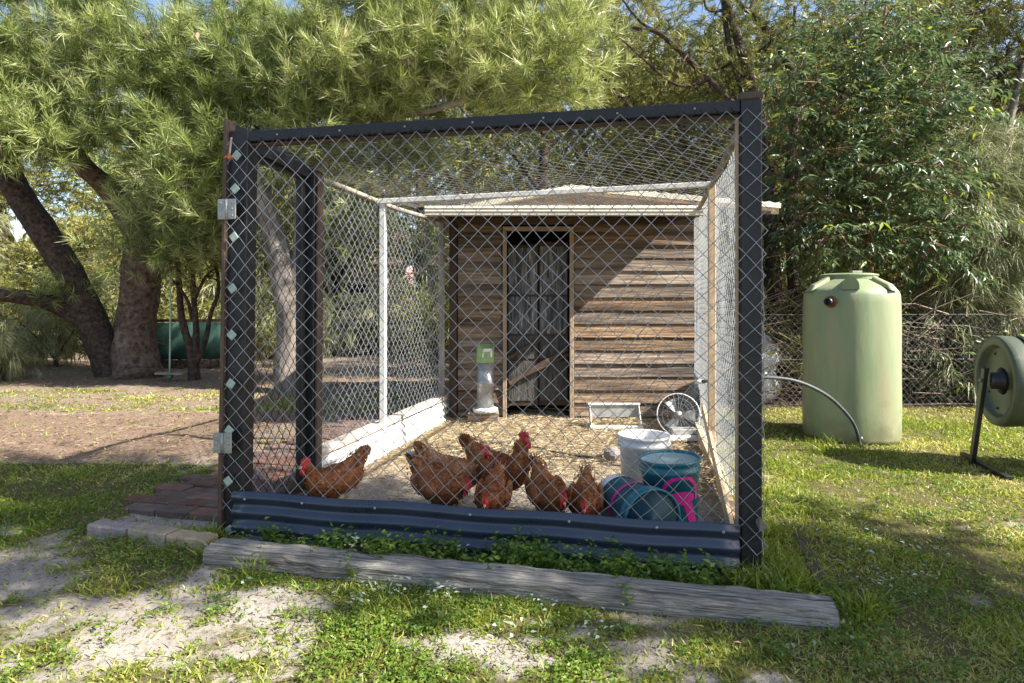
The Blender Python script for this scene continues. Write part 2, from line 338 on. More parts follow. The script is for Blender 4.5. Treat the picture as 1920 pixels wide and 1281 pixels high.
# hens
def hen_mat(name, dark, mid, light):
    m, nt, p, o = newmat(name); L = nt.links.new
    tc = nd(nt, 'TexCoord'); v = nd(nt, 'TexVoronoi'); v.inputs['Scale'].default_value = 55; L(tc.outputs['Object'], v.inputs['Vector'])
    n = nd(nt, 'TexNoise'); n.inputs['Scale'].default_value = 13; n.inputs['Detail'].default_value = 6; L(tc.outputs['Object'], n.inputs['Vector'])
    r = ramp(nt, [(.3, dark), (.52, mid), (.74, light)]); L(n.outputs['Fac'], r.inputs[0])
    r2 = ramp(nt, [(.0, (1.15, 1.1, 1.05)), (.6, (.55, .5, .45))]); L(v.outputs['Distance'], r2.inputs[0])
    mx = nd(nt, 'MixRGB', blend_type='MULTIPLY'); mx.inputs[0].default_value = .7; L(r.outputs[0], mx.inputs[1]); L(r2.outputs[0], mx.inputs[2])
    L(mx.outputs[0], p.inputs['Base Color']); p.inputs['Roughness'].default_value = .6; p.inputs['Specular IOR Level'].default_value = .35
    b = nd(nt, 'Bump'); b.inputs['Strength'].default_value = .5; b.inputs['Distance'].default_value = .01; L(v.outputs['Distance'], b.inputs['Height']); b.invert = True; L(b.outputs[0], p.inputs['Normal'])
    return m
M['hen'] = hen_mat('chestnut_feathers', (.15, .042, .012), (.32, .105, .026), (.48, .20, .07))
M['hen_pale'] = hen_mat('pale_chestnut_feathers', (.24, .085, .03), (.42, .20, .085), (.60, .42, .26))
M['feather'] = leafmat('chestnut_feather_tips', [(.16, .045, .012), (.31, .10, .025), (.42, .17, .055), (.52, .29, .14)], .1, .6)
M['comb'] = mat('red_comb', (.42, .012, .02), (.55, .03, .045), 40, .45, bump=.2, bscale=200)
M['beak'] = mat('horn_beak', (.45, .28, .10), (.55, .38, .18), 40, .4)
M['shank'] = mat('yellow_shank', (.5, .33, .08), (.6, .42, .14), 60, .5)
M['eye'] = mat('hen_eye', (.25, .08, .01), (.02, .01, .005), 400, .15)
M['white_feather'] = mat('white_tail_feather', (.6, .57, .52), (.7, .68, .64), 50, .7)

# ------------------------------------------------------------------ plan of the run (metres)
FL = Vector((-1.45, 3.25, 0)); FR = Vector((1.06, 2.77, 0))
EX = (FR - FL).normalized(); FN = Vector((EX.y, -EX.x, 0))                 # along the front; out of the front
def xL(y): return -1.45 + .24 * (y - 3.25)
def xR(y): return 1.06 + .213 * (y - 2.77)
def yF(x): return 3.25 - .191 * (x + 1.45)
ZT = 2.05
SHED_Y = 6.46
def LP(y, z=0.0): return Vector((xL(y), y, z))
def RP(y, z=0.0): return Vector((xR(y), y, z))

def fields(x, y):
    """ground cover at (x, y): grass cover, straw, mulch, path (0..1)"""
    n = .58 * fbm(x * 2.2, y * 2.8, 3, 4) + .42 * fbm(x * 8, y * 10, 13, 3); n2 = fbm(x * .5 + 9, y * .5, 21, 3)
    inside = (x > xL(y)) & (x < xR(y)) & (y > yF(x)) & (y < SHED_Y + .8)
    fore = y < yF(x)
    bias = np.where(x < -.7, .56, .76) * np.ones_like(x)
    def ell(cx, cy, rx, ry): return np.exp(-(((x - cx) / rx) ** 2 + ((y - cy) / ry) ** 2))
    bias = np.where(~fore & (x <= xL(y)), .46, bias)
    bias = np.where(~fore & (x >= xR(y)), .96, bias)
    bias = bias - .26 * ell(-1.35, 2.25, .75, .28) - .24 * ell(-2.2, 2.7, .7, .25) - .2 * ell(-.2, 2.25, .5, .12)
    bias = bias - .36 * ell(1.95, 3.75, .55, .16) - .4 * ell(2.75, 3.4, .6, .22) - .2 * ell(.9, 1.95, .5, .15)
    left = x < xL(y) - .85
    mul = sstep(4.75, 5.1, y + (n - .5) * 1.1) * (1 - sstep(6.6, 7.3, y + (n - .5) * 1.5)) * (1 - sstep(-2.6, -1.9, x - .24 * (y - 6))) * left
    mul2 = sstep(8.2, 9.2, y + (n - .5) * 2) * (1 - sstep(10.2, 11.5, y)) * (x < xL(y)) * .75
    mul3 = sstep(7.0, 7.3, y) * (x > 1.5) + sstep(13, 18, y)
    mul = np.clip(np.maximum(np.maximum(np.maximum(mul, mul2), mul3), .62 * (left & (y > 4.7))), 0, 1)
    bias = bias + .36 * (left & (y > 6.9) & (y < 8.6)) + .25 * ((x < xL(y) - .8) & (x > xL(y) - 2.4) & (y > 5) & (y < 8)) - .7 * mul
    bias = bias + .22 * ((x < xL(y)) & (x > -4.5) & (y > 3.4) & (y < 4.7))
    g = .05 + .95 * sstep(.30, .72, bias + (n - .5) * 1.5 + (n2 - .5) * .3 - .02)
    path = ((x > xL(y) - .82) & (x < xL(y) + .02) & (y > 3.36) & (y < 6.9)).astype(float)
    g = np.where(inside, 0, g * (1 - path * .93)); mul = np.where(inside, 0, mul)
    straw = np.where(inside, .35 + .65 * sstep(3.6, 5.2, y + (n - .5) * 1.2), 0)
    straw = np.maximum(straw, .0)
    return g, straw, mul, path

# ------------------------------------------------------------------ ground
def make_ground():
    def axis(lo, hi, f0, f1, step):
        a = list(np.arange(f0, f1 + 1e-6, step)); s = step
        while a[-1] < hi: s *= 1.22; a.append(a[-1] + s)
        s = step
        while a[0] > lo: s *= 1.22; a.insert(0, a[0] - s)
        return np.array(a)
    xs = axis(-160, 160, -5, 5, .04); ys = axis(-60, 260, 1.4, 9, .04)
    X, Y = np.meshgrid(xs, ys); g, st, mu, pa = fields(X, Y)
    near = np.exp(-(np.maximum(np.hypot(X, Y - 4) - 9, 0) / 6) ** 2)
    Z = ((fbm(X * 1.1, Y * 1.1, 5, 4) - .5) * .05 + (fbm(X * 6, Y * 6, 8, 3) - .5) * .022 + (fbm(X * 20, Y * 20, 9, 2) - .5) * .008) * near
    Z = Z + g * .006 - pa * .02 - .012
    inside = (X > xL(Y) - .9) & (X < xR(Y) + .1) & (Y > yF(X) - .35)
    Z = np.where(inside, Z * .55 - .004, Z)
    ny, nx = X.shape; idx = np.arange(nx * ny).reshape(ny, nx)
    Q = np.stack([idx[:-1, :-1], idx[:-1, 1:], idx[1:, 1:], idx[1:, :-1]], -1)
    me = npmesh('ground', np.stack([X, Y, Z], -1), Q, None, {'grass': g, 'straw': st, 'mulch': mu}, None, True)
    m, nt, p, o = newmat('sandy_ground'); L = nt.links.new
    tc = nd(nt, 'TexCoord')
    def noise(s, d=6, r=.6):
        n = nd(nt, 'TexNoise'); n.inputs['Scale'].default_value = s; n.inputs['Detail'].default_value = d; n.inputs['Roughness'].default_value = r; L(tc.outputs['Object'], n.inputs['Vector']); return n.outputs['Fac']
    def mix(f, a, b):
        x = nd(nt, 'MixRGB'); L(f, x.inputs[0])
        for i, c in ((1, a), (2, b)):
            if isinstance(c, tuple): x.inputs[i].default_value = (*c, 1)
            else: L(c, x.inputs[i])
        return x.outputs[0]
    def rr(f, stops): r = ramp(nt, stops); L(f, r.inputs[0]); return r.outputs[0]
    def att(n): a = nd(nt, 'Attribute', attribute_name=n); return a.outputs['Fac']
    nf = noise(3.0); ns = noise(38, 8, .7); nn = noise(140, 4, .7)
    sand = rr(nf, [(.3, (.20, .175, .15)), (.7, (.37, .33, .29))])
    sand = mix(rr(ns, [(.50, (0, 0, 0)), (.68, (1, 1, 1))]), sand, (.12, .095, .075))
    sand = mix(rr(nn, [(.55, (0, 0, 0)), (.75, (1, 1, 1))]), sand, (.40, .375, .345))
    soil = rr(ns, [(.3, (.055, .050, .020)), (.7, (.135, .115, .055))])
    mulch = rr(noise(48, 9, .8), [(.3, (.075, .050, .035)), (.5, (.18, .125, .09)), (.7, (.32, .25, .195))])
    straw = rr(noise(26, 8, .75), [(.3, (.11, .085, .062)), (.5, (.25, .20, .145)), (.68, (.42, .35, .25))])
    def edge(a):
        ad = nd(nt, 'Math', operation='ADD'); L(a, ad.inputs[0])
        s = nd(nt, 'Math', operation='MULTIPLY_ADD'); L(ns, s.inputs[0]); s.inputs[1].default_value = .9; s.inputs[2].default_value = -.45
        L(s.outputs[0], ad.inputs[1]); return rr(ad.outputs[0], [(.3, (0, 0, 0)), (.7, (1, 1, 1))])
    c = mix(edge(att('grass')), sand, soil); c = mix(edge(att('mulch')), c, mulch); c = mix(edge(att('straw')), c, straw)
    L(c, p.inputs['Base Color']); p.inputs['Roughness'].default_value = .95; p.inputs['Specular IOR Level'].default_value = .15
    b = nd(nt, 'Bump'); b.inputs['Strength'].default_value = .55; b.inputs['Distance'].default_value = .012
    L(nn, b.inputs['Height']); L(b.outputs[0], p.inputs['Normal'])
    me.materials.append(m); o = link('ground', me); tag(o, kind='structure'); return o
make_ground()

def gz(x, y):
    return (fbm(x * 1.1, y * 1.1, 5, 4) - .5) * .05

# brick path outside the left wall
path = thing('brick_path', LP(4.6) - Vector((.4, 0, 0)), None, None); path['kind'] = 'structure'
bm_ = MB().box((0, 0, 0), (.222, .108, .06)).mesh('brick', M['brick'])
dl = Vector((.24, 1, 0)).normalized(); wl = Vector((-dl.y, dl.x, 0)); k = 0
for i in range(30):
    for j in range(4):
        a = 3.42 + i * .116
        c = LP(3.42) + dl * (i * .116 + .05) + wl * (.13 + j * .228 + (.114 if i % 2 else 0) - .05)
        if c.x < xL(c.y) - .92 or c.y > 6.75 or c.x > xL(c.y) - .06: continue
        ang = math.atan2(wl.y, wl.x) + rnd.uniform(-.02, .02)
        Mx = Matrix.Translation(c + Vector((0, 0, -.012 + rnd.uniform(-.007, .007)))) @ Matrix.Rotation(ang, 4, 'Z') @ Matrix.Rotation(rnd.uniform(-.02, .02), 4, 'X')
        o = link('brick', bm_, path, Mx)
        b = o.modifiers.new('bevel', 'BEVEL'); b.width = .005; b.segments = 1

# ------------------------------------------------------------------ grass, weeds, straw, litter (uncountable ground cover)
def scatter(n, x0, x1, y0, y1, persp=True):
    """points on the ground, thinning with distance"""
    y = y0 * (y1 / y0) ** rng.random(n) if persp else rng.uniform(y0, y1, n)
    s = np.maximum(y, 1.0)
    x = rng.uniform(-1, 1, n) * (s * 1.0 + .7)
    return x, y
def blades(x, y, h, w, a=None, lean=.55, mat_='grass', name='grass', L=None):
    n = len(x); P = np.stack([x, y, gz(x, y) - .02], -1)
    D = np.stack([rng.normal(size=n) * lean, rng.normal(size=n) * lean, np.ones(n)], -1)
    bend = np.stack([rng.normal(size=n), rng.normal(size=n), -np.abs(rng.normal(size=n)) * .6], -1) * (h * .35)[:, None]
    Lv = L or Leaves(); Lv.needles(P, D, h, w, bend, a); return Lv
Lv = Leaves()
x, y = scatter(640000, 0, 0, 1.75, 13)
g, st, mu, pa = fields(x, y)
keep = rng.random(len(x)) < g ** 1.2 * np.clip(.35 + fbm(x * 4, y * 4, 40, 2), .2, 1); x, y, g = x[keep], y[keep], g[keep]
tall = sstep(.45, .75, fbm(x * 2.3, y * 2.3, 77, 3))
h = (.018 + .024 * rng.random(len(x)) + .030 * tall * rng.random(len(x))) * (1 + y * .045)
a = np.clip(rng.normal(.42, .22, len(x)) + (fbm(x * 1.5, y * 1.5, 60, 2) - .5) * .8 + (x > xR(y)) * .28 + ((x < xL(y)) & (y > 4.5)) * .15, 0, 1)
blades(x, y, h, .0030 + .0011 * y, a, .8, L=Lv)
tag(link('grass', Lv.mesh('grass', M['grass'])), 'short patchy green lawn grass growing on the sandy yard', 'grass', kind='stuff')

# longer tufts beside the right front post and along its wall
Lv = Leaves()
def tuft(cx, cy, n, r, h, w=.006, lean=.45):
    x = cx + rng.normal(size=n) * r; y = cy + rng.normal(size=n) * r
    blades(x, y, h * rng.uniform(.5, 1.1, n), w, np.clip(rng.normal(.4, .2, n), 0, 1), lean, L=Lv)
for u, v, n, r, h in ((1440, 1115, 150, .05, .17), (1500, 1110, 130, .05, .15), (1390, 1105, 60, .03, .17), (1470, 1085, 110, .05, .15), (1610, 1150, 110, .04, .13), (1640, 1140, 60, .04, .1), (1450, 1000, 140, .06, .13), (1445, 930, 160, .08, .13), (1480, 960, 140, .08, .10), (1440, 870, 150, .08, .12), (1560, 845, 90, .06, .17), (1520, 835, 70, .06, .12), (1610, 845, 60, .06, .12), (1445, 1050, 120, .05, .13), (400, 1010, 70, .025, .13), (380, 1040, 40, .02, .1), (470, 1080, 14, .01, .2), (1720, 800, 160, .2, .14), (1780, 800, 160, .2, .14)):
    p = G(u, v); tuft(p.x, p.y, n, r, h)
tag(link('long_grass', Lv.mesh('long_grass', M['grass'])), 'longer bright green grass tufts beside the right post and tank', 'grass', kind='stuff')

# leafy weeds between sleeper and skirt, and clover through the lawn
Lv = Leaves()
def weed(cx, cy, h, n, leaf, spread=.04, L=None):
    """stems with small leaves up them"""
    L = L or Lv
    for _ in range(n):
        bx, by = cx + rng.normal() * spread, cy + rng.normal() * spread
        d = nrmz(np.array([rng.normal() * .35, rng.normal() * .35 - .1, 1.]))
        k = max(3, int(h / leaf * 2.0)); t = np.linspace(.1, 1, k) * h * rng.uniform(.6, 1.1)
        P = np.array([bx, by, -.005]) + d * t[:, None]; an = rng.random() * 6 + np.arange(k) * 2.4
        D = np.stack([np.cos(an), np.sin(an), np.full(k, .45)], -1)
        L.leaves(P, D, leaf * rng.uniform(.7, 1.2, k), leaf * .55)
        L.needles(np.array([[bx, by, -.01]]), d[None], h * .95, .003, None, np.array([.2]))
for i in range(130):
    t = rnd.random() ** .9
    if t < .08 and rnd.random() < .7: continue
    k0 = FL.lerp(FR, t) + FN * .05; k1 = Vector((-1.40, 2.945, 0)).lerp(Vector((1.21, 2.35, 0)), t * .95 + .02) + Vector((.02, .07, 0))
    p = k0.lerp(k1, rnd.uniform(.1, 1)); weed(p.x, p.y, rnd.uniform(.06, .17) * (.75 + .4 * vnoise(t * 9, 0, 5)), 5, rnd.uniform(.018, .036), .03)
for u, v in ((665, 1085), (700, 1060), (1150, 1085), (1165, 1120), (1180, 1140), (720, 1070), (640, 1080), (1175, 1100), (480, 1075)):
    p = G(u, v); weed(p.x, p.y, .10, 4, .024, .03)
x, y = scatter(46000, 0, 0, 1.75, 6); g, st, mu, pa = fields(x, y)
keep = (rng.random(len(x)) < g * sstep(.40, .70, fbm(x * 4, y * 4, 90, 3)) * .75); x, y = x[keep], y[keep]
n = len(x); k = 5
an = rng.random((n, k)) * 6.28; rad = rng.uniform(.005, .02, (n, k))
P = np.stack([x[:, None] + np.cos(an) * rad * .3, y[:, None] + np.sin(an) * rad * .3, (gz(x, y) + .004)[:, None] + rng.random((n, k)) * .02], -1).reshape(-1, 3)
D = np.stack([np.cos(an), np.sin(an), rng.uniform(.1, .7, (n, k))], -1).reshape(-1, 3)
Lv.leaves(P, D, rng.uniform(.009, .021, n * k), rng.uniform(.007, .012, n * k))
tag(link('weeds', Lv.mesh('weeds', M['weed'])), 'small leafy green weeds along the timber sleeper and in the lawn', 'weeds', kind='stuff')

Lv = Leaves()
for u, v, r, n in ((660, 1050, .03, 22), (650, 1040, .02, 12), (760, 1100, .05, 30), (820, 1110, .06, 60), (850, 1105, .05, 40), (720, 1120, .05, 24), (665, 1140, .03, 26), (735, 1115, .04, 16), (620, 1110, .04, 10), (480, 1105, .03, 12), (870, 1060, .03, 14), (1010, 1150, .06, 22), (960, 1200, .05, 20), (1120, 1190, .08, 30), (1640, 1050, .08, 26), (1680, 1020, .08, 26), (1570, 1020, .06, 18), (1690, 1110, .1, 40), (1700, 1080, .08, 24), (1730, 1040, .08, 18), (1600, 1080, .06, 14), (950, 1245, .06, 16), (790, 1170, .05, 10), (1500, 1230, .06, 12), (1020, 1060, .02, 6), (380, 1055, .015, 5), (1560, 1190, .04, 8)):
    n = max(4, int(n * .65)); c = G(u, v)
    x = c.x + rng.normal(size=n) * r; y = c.y + rng.normal(size=n) * r * .7
    z = .022 + rng.random(n) * .03
    if v < 1062 and u < 900: z = z + .05
    an = rng.random(n) * 6.28
    Lv.leaves(np.stack([x, y, z], -1), np.stack([np.cos(an), np.sin(an), rng.uniform(-.1, .5, n)], -1), rng.uniform(.014, .032, n), rng.uniform(.008, .015, n))
tag(link('pulled_weeds', Lv.mesh('pulled_weeds', M['pale_weed'])), 'pale wilted pulled weeds lying on the lawn and sleeper', 'weeds', kind='stuff')

# straw in the run
Lv = Leaves(); n = 26000
y = 2.9 + (6.9 - 2.9) * rng.random(n) ** .8; t = rng.random(n); x = xL(y) + .05 + t * (xR(y) - xL(y) - .1)
keep = (y > yF(x) + .05) & (rng.random(n) < .25 + .75 * sstep(3.7, 5.5, y + (fbm(x * 2, y * 2, 31, 2) - .5) * 2)) & ((y < SHED_Y - .03) | ((x > 0) & (x < .55)))
x, y = x[keep], y[keep]; n = len(x); an = rng.random(n) * 6.28
P = np.stack([x, y, rng.uniform(.001, .022, n)], -1)
Lv.needles(P, np.stack([np.cos(an), np.sin(an), rng.uniform(-.12, .22, n)], -1), rng.uniform(.03, .11, n), .0045, None, np.clip(rng.normal(.5, .25, n) + (y - 5) * .1, 0, 1))
c = G(1345, 905); n = 1400                          # loose hay in the right corner
P = np.array([c.x - .05, c.y + .1, .01]) + rng.normal(size=(n, 3)) * [.12, .22, 0] + np.stack([np.zeros(n), np.zeros(n), rng.random(n) ** 2 * .10], -1)
P = P[(P[:, 0] < xR(P[:, 1]) - .03) & (P[:, 1] > yF(P[:, 0]) + .05)]; n = len(P)
an = rng.random(n) * 6.28
Lv.needles(P, np.stack([np.cos(an), np.sin(an), rng.uniform(-.2, .4, n)], -1), rng.uniform(.06, .16, n), .004, None, np.clip(rng.normal(.3, .2, n), 0, 1))
tag(link('straw', Lv.mesh('straw', M['straw'])), 'golden straw and hay scattered over the floor of the run', 'straw', kind='stuff')

# leaf litter
Lv = Leaves(); x, y = scatter(60000, 0, 0, 1.8, 16); g, st, mu, pa = fields(x, y)
keep = rng.random(len(x)) < mu * .8 + .012 + (y > 9) * .3; x, y = x[keep], y[keep]; n = len(x); an = rng.random(n) * 6.28
P = np.stack([x, y, gz(x, y) + rng.uniform(-.008, .016, n)], -1)
h = n // 2; D = np.stack([np.cos(an), np.sin(an), rng.uniform(-.1, .25, n)], -1)
Lv.needles(P[:h], D[:h], rng.uniform(.03, .12, h), .0045)
Lv.leaves(P[h:], D[h:], rng.uniform(.018, .05, n - h), rng.uniform(.007, .018, n - h))
x, y = scatter(20000, 0, 0, 1.8, 8); ok = (x < xL(y) - .05) | (x > xR(y) + .05) | (y < yF(x) - .05); x, y = x[ok], y[ok]; n = len(x); an = rng.random(n) * 6.28     # grit and crumbs of litter
P = np.stack([x, y, gz(x, y) + rng.uniform(-.014, .004, n)], -1); sz = rng.uniform(.004, .016, n)
Lv.leaves(P, np.stack([np.cos(an), np.sin(an), rng.uniform(-.1, .3, n)], -1), sz, sz * rng.uniform(.2, .7, n))
tag(link('leaf_litter', Lv.mesh('leaf_litter', M['litter'])), 'brown leaf litter and bark strewn over the bare soil', 'leaf litter', kind='stuff')
# ------------------------------------------------------------------ chicken shed
def make_shed():
    Y = SHED_Y
    s = thing('chicken_shed', (.7, Y + .9, 0), 'weathered timber weatherboard hen shed with cream roof at the back of the wire run', 'shed')
    x0, x1, d0, d1, xe = -.64, -.06, -.055, .595, 1.96     # left wall, doorway, right wall
    p = .1355
    def boards(xa, xb, z0, n, jit=.004):
        for i in range(n):
            zb = z0 + i * p
            # weatherboard: thick lower edge standing proud, thin upper edge tucked behind the next
            L = xb - xa + rnd.uniform(-.01, .004); y0 = -.034 + rnd.uniform(-jit, jit); y1 = -.012
            m = MB(); sg = 6; vs = []; fs = []
            sag = [rnd.uniform(-.003, .003) for _ in range(sg + 1)]
            for k in range(sg + 1):
                x = L * k / sg; q = sag[k]
                vs += [(x, y0 + q * .6, q), (x, y1 + q * .6, p + .012 + q), (x, .006, p + .012 + q), (x, .006, q)]
            for k in range(sg):
                for j in range(4): fs.append((k * 4 + j, k * 4 + (j + 1) % 4, (k + 1) * 4 + (j + 1) % 4, (k + 1) * 4 + j))
            fs += [(3, 2, 1, 0), (sg * 4, sg * 4 + 1, sg * 4 + 2, sg * 4 + 3)]
            m.add(vs, fs)
            m.build('board', M['board'], s, M=Matrix.Translation((xa, Y - .006, zb)) @ Matrix.Rotation(rnd.uniform(-.003, .003), 4, 'Y'))
    boards(d1 + .045, xe, .03, 15)
    boards(x0 + .085, x1 - .04, .03, 15)
    # frame, sheeting behind the boards, side and back walls
    MB().box((1.29, Y + .025, 1.0), (1.31, .03, 1.98)).build('sheathing', M['dark_wood'], s)
    MB().box((-.35, Y + .025, 1.0), (.56, .03, 1.98)).build('sheathing', M['dark_wood'], s)
    for xx, w in ((x0 + .035, .075), (xe + .02, .06)):
        beam_obj('corner_post', (xx, Y - .01, -.03), (xx, Y - .01, 2.03), w, .07, M['dark_wood'], s, up=(0, 1, 0))
    for xx in (d0 - .02, d1 + .018):
        beam_obj('door_trim', (xx, Y - .025, 0.0), (xx, Y - .025, 1.93), .042, .06, M['trim'], s, up=(0, 1, 0))
    beam_obj('wall_plate', (x0, Y - .012, 2.035), (xe + .05, Y - .012, 2.035), .06, .075, M['dark_wood'], s)
    beam_obj('door_head', (d0 - .04, Y - .022, 1.955), (d1 + .04, Y - .022, 1.955), .05, .045, M['trim'], s)
    MB().box((x0 + .02, Y + 1.0, 1.0), (.03, 1.9, 2.0)).build('side_wall', M['board'], s)
    MB().box((xe + .02, Y + 1.0, 1.0), (.03, 1.9, 2.0)).build('side_wall', M['board'], s)
    MB().box((.66, Y + 1.97, 1.15), (2.6, .03, 2.3)).build('back_wall', M['dark_wood'], s)
    MB().box((.66, Y + 1.0, 2.085), (2.6, 1.9, .015)).build('ceiling_lining', M['dark'], s)  # shade above the doors is painted in by this near-black sheet
    MB().box((.27, Y + .5, -.012), (.7, 1.0, .02)).build('shed_floor', M['dark_wood'], s)
    # double door leaves, slightly set back, three silvery peeling panels each
    for k, (xa, xb) in enumerate(((d0 + .008, .272), (.282, d1 - .008))):
        dz0, dz1 = .12, 1.80 + .03 * k; yy = Y + .085 + .02 * k
        d = MB().box(((xa + xb) / 2, yy + .02, (dz0 + dz1) / 2), (xb - xa, .025, dz1 - dz0)).build('door_leaf', M['dark_wood'], s)
        zs = (.16, .60, .86, 1.27, 1.78 + .02 * k)
        for z0, z1 in zip(zs[:-1], zs[1:]):
            m = MB(); nx_, nz_ = 7, 6; vs = []; fs = []
            for j in range(nz_ + 1):
                for i in range(nx_ + 1):
                    vs.append((xa + .012 + (xb - xa - .024) * i / nx_, yy + .002 - rnd.uniform(0, .010), z0 + .012 + (z1 - z0 - .024) * j / nz_))
            for j in range(nz_):
                for i in range(nx_): a = j * (nx_ + 1) + i; fs.append((a, a + 1, a + nx_ + 2, a + nx_ + 1))
            m.add(vs, fs).build('door_panel', M['door_panel' if z0 > .8 else 'door_grime'], d, smooth=True)
    # sticks leaning across the doorway
    for a, b, r in (((-.03, Y + .02, .36), (.58, Y + .05, .72), .016), ((-.04, Y + .04, .62), (.30, Y + .06, .82), .014), ((.05, Y + .03, .40), (.59, Y + .04, .66), .010)):
        beam_obj('door_brace', a, b, .03, r * 2.6, M['dark_wood'], s, warp=.004)
    # porch roof over the back of the run: corrugated cream sheet and fascia
    ya, za, zb = 5.5, 1.985, 2.11; xa, xb = -.74, 1.68
    n = 32; vs = []; fs = []
    for i in range(n * 4 + 1):
        x = xa + (xb - xa) * i / (n * 4); w = .009 * math.cos(i * math.pi / 2)
        vs += [(x, ya, za + .035 + w), (x, Y + .02, zb + w)]
    fs = [(2 * i, 2 * i + 2, 2 * i + 3, 2 * i + 1) for i in range(n * 4)]
    r = MB().add(vs, fs).build('porch_roof', M['cream_roof'], s, smooth=True)
    sol = r.modifiers.new('thick', 'SOLIDIFY'); sol.thickness = .004
    m = MB()                                                     # ribbed gutter along the front edge
    prof = [(0, .055), (-.03, .058), (-.036, .035), (-.028, .026), (-.032, .008), (-.022, -.002), (-.024, -.02), (.0, -.028), (.03, -.026), (.03, -.018), (.0, -.018)]
    vs = [(x, ya - .02 + a, za + b) for x in (xa - .02, xb + .02) for a, b in prof]; k = len(prof)
    m.add(vs, [(i, i + 1, k + i + 1, k + i) for i in range(k - 1)]).build('gutter', M['cream_roof'], s)
    for x in (xa + .1, xb - .05):
        beam_obj('porch_rafter', (x, ya + .01, za - .0), (x, Y, zb - .055), .04, .07, M['dark_wood'], s)
    # main gable roof behind
    yb, yc = Y - .16, Y + 2.2; A = W(798, 402, yb); B = W(1072, 352, yb); C = W(1462, 386, yb)
    for P, Q_ in ((A, B), (B, C)):
        vs = []; fs = []; n = 20
        for i in range(n * 4 + 1):
            t = i / (n * 4); q = P.lerp(Q_, t); w = .008 * math.cos(i * math.pi / 2)
            vs += [(q.x, yb, q.z + .03 + w), (q.x, yc, q.z + .03 + w)]
        fs = [(2 * i, 2 * i + 2, 2 * i + 3, 2 * i + 1) for i in range(n * 4)]
        r = MB().add(vs, fs).build('roof_sheet', M['cream_roof'], s, smooth=True)
        sol = r.modifiers.new('thick', 'SOLIDIFY'); sol.thickness = .004
        o = beam_obj('barge_board', P + Vector((0, -.02, -.005)), Q_ + Vector((0, -.02, -.005)), .022, .05, M['cream_roof'], s)
    A2, B2, C2 = [Vector((q.x, yb + .02, q.z - .01)) for q in (A, B, C)]
    lo = [Vector((q.x, q.y, 2.09)) for q in (A2, C2)]
    MB().add([lo[0], lo[1], C2, B2, A2] + [q + Vector((0, .02, 0)) for q in (lo[0], lo[1], C2, B2, A2)], [(0, 1, 2, 3, 4), (9, 8, 7, 6, 5)] + [(i, (i + 1) % 5 + 0, (i + 1) % 5 + 5, i + 5) for i in range(5)]).build('gable_infill', M['roof'], s)
    return s
make_shed()

# ------------------------------------------------------------------ wire panels
def chain(name, BL, BR, TR, TL, mat_, parent, p=.085, q=None, r=.0021, bulge=.012, seed=0, n4=True):
    """Woven zigzag wires spanning a four-cornered panel."""
    BL, BR, TR, TL = [np.array(v, float) for v in (BL, BR, TR, TL)]
    q = q or p; wd = (np.linalg.norm(BR - BL) + np.linalg.norm(TR - TL)) / 2; ht = (np.linalg.norm(TL - BL) + np.linalg.norm(TR - BR)) / 2
    nw = max(1, int(round(wd / (p / 2)))); ns = max(2, int(round(ht / (q / 2))))
    nn = nrmz(np.cross(BR - BL, TL - BL))
    i = np.arange(nw)[:, None]; j = np.arange(ns + 1)[None, :]
    alt = ((i + j) % 2).astype(float)
    s = (i + alt) / nw; t = (j + 0 * i) / ns
    X = s * wd; Yv = t * ht
    s = s + (vnoise(X * 4 + 3, Yv * 4, 50 + seed) - .5) * .028 / wd; t = t + (vnoise(X * 4, Yv * 4 + 8, 60 + seed) - .5) * .028 / ht
    s, t = s[..., None], t[..., None]
    P = (BL * (1 - s) + BR * s) * (1 - t) + (TL * (1 - s) + TR * s) * t
    P = P + nn * ((alt - .5) * 2 * r * 1.0 + (fbm(X * 1.3, Yv * 1.3, 70 + seed, 2) - .5) * 2 * bulge)[..., None]
    ud = nrmz(BR - BL) * r * 1.35; nd_ = nn * r
    offs = [ud, nd_, -ud, -nd_] if n4 else [ud, nd_ * 1.2 - ud * .4, -ud * .6 - nd_ * .9]
    k = len(offs); V = np.stack([P + o for o in offs], 2)              # nw, ns+1, k, 3
    b = (np.arange(nw)[:, None] * (ns + 1) + np.arange(ns)[None, :])[..., None] * k
    Q = np.stack([np.stack([b[..., 0] + c, b[..., 0] + (c + 1) % k, b[..., 0] + k + (c + 1) % k, b[..., 0] + k + c], -1) for c in range(k)], 2)
    me = npmesh(name, V, Q, None, None, mat_, True)
    return link(name, me, parent)

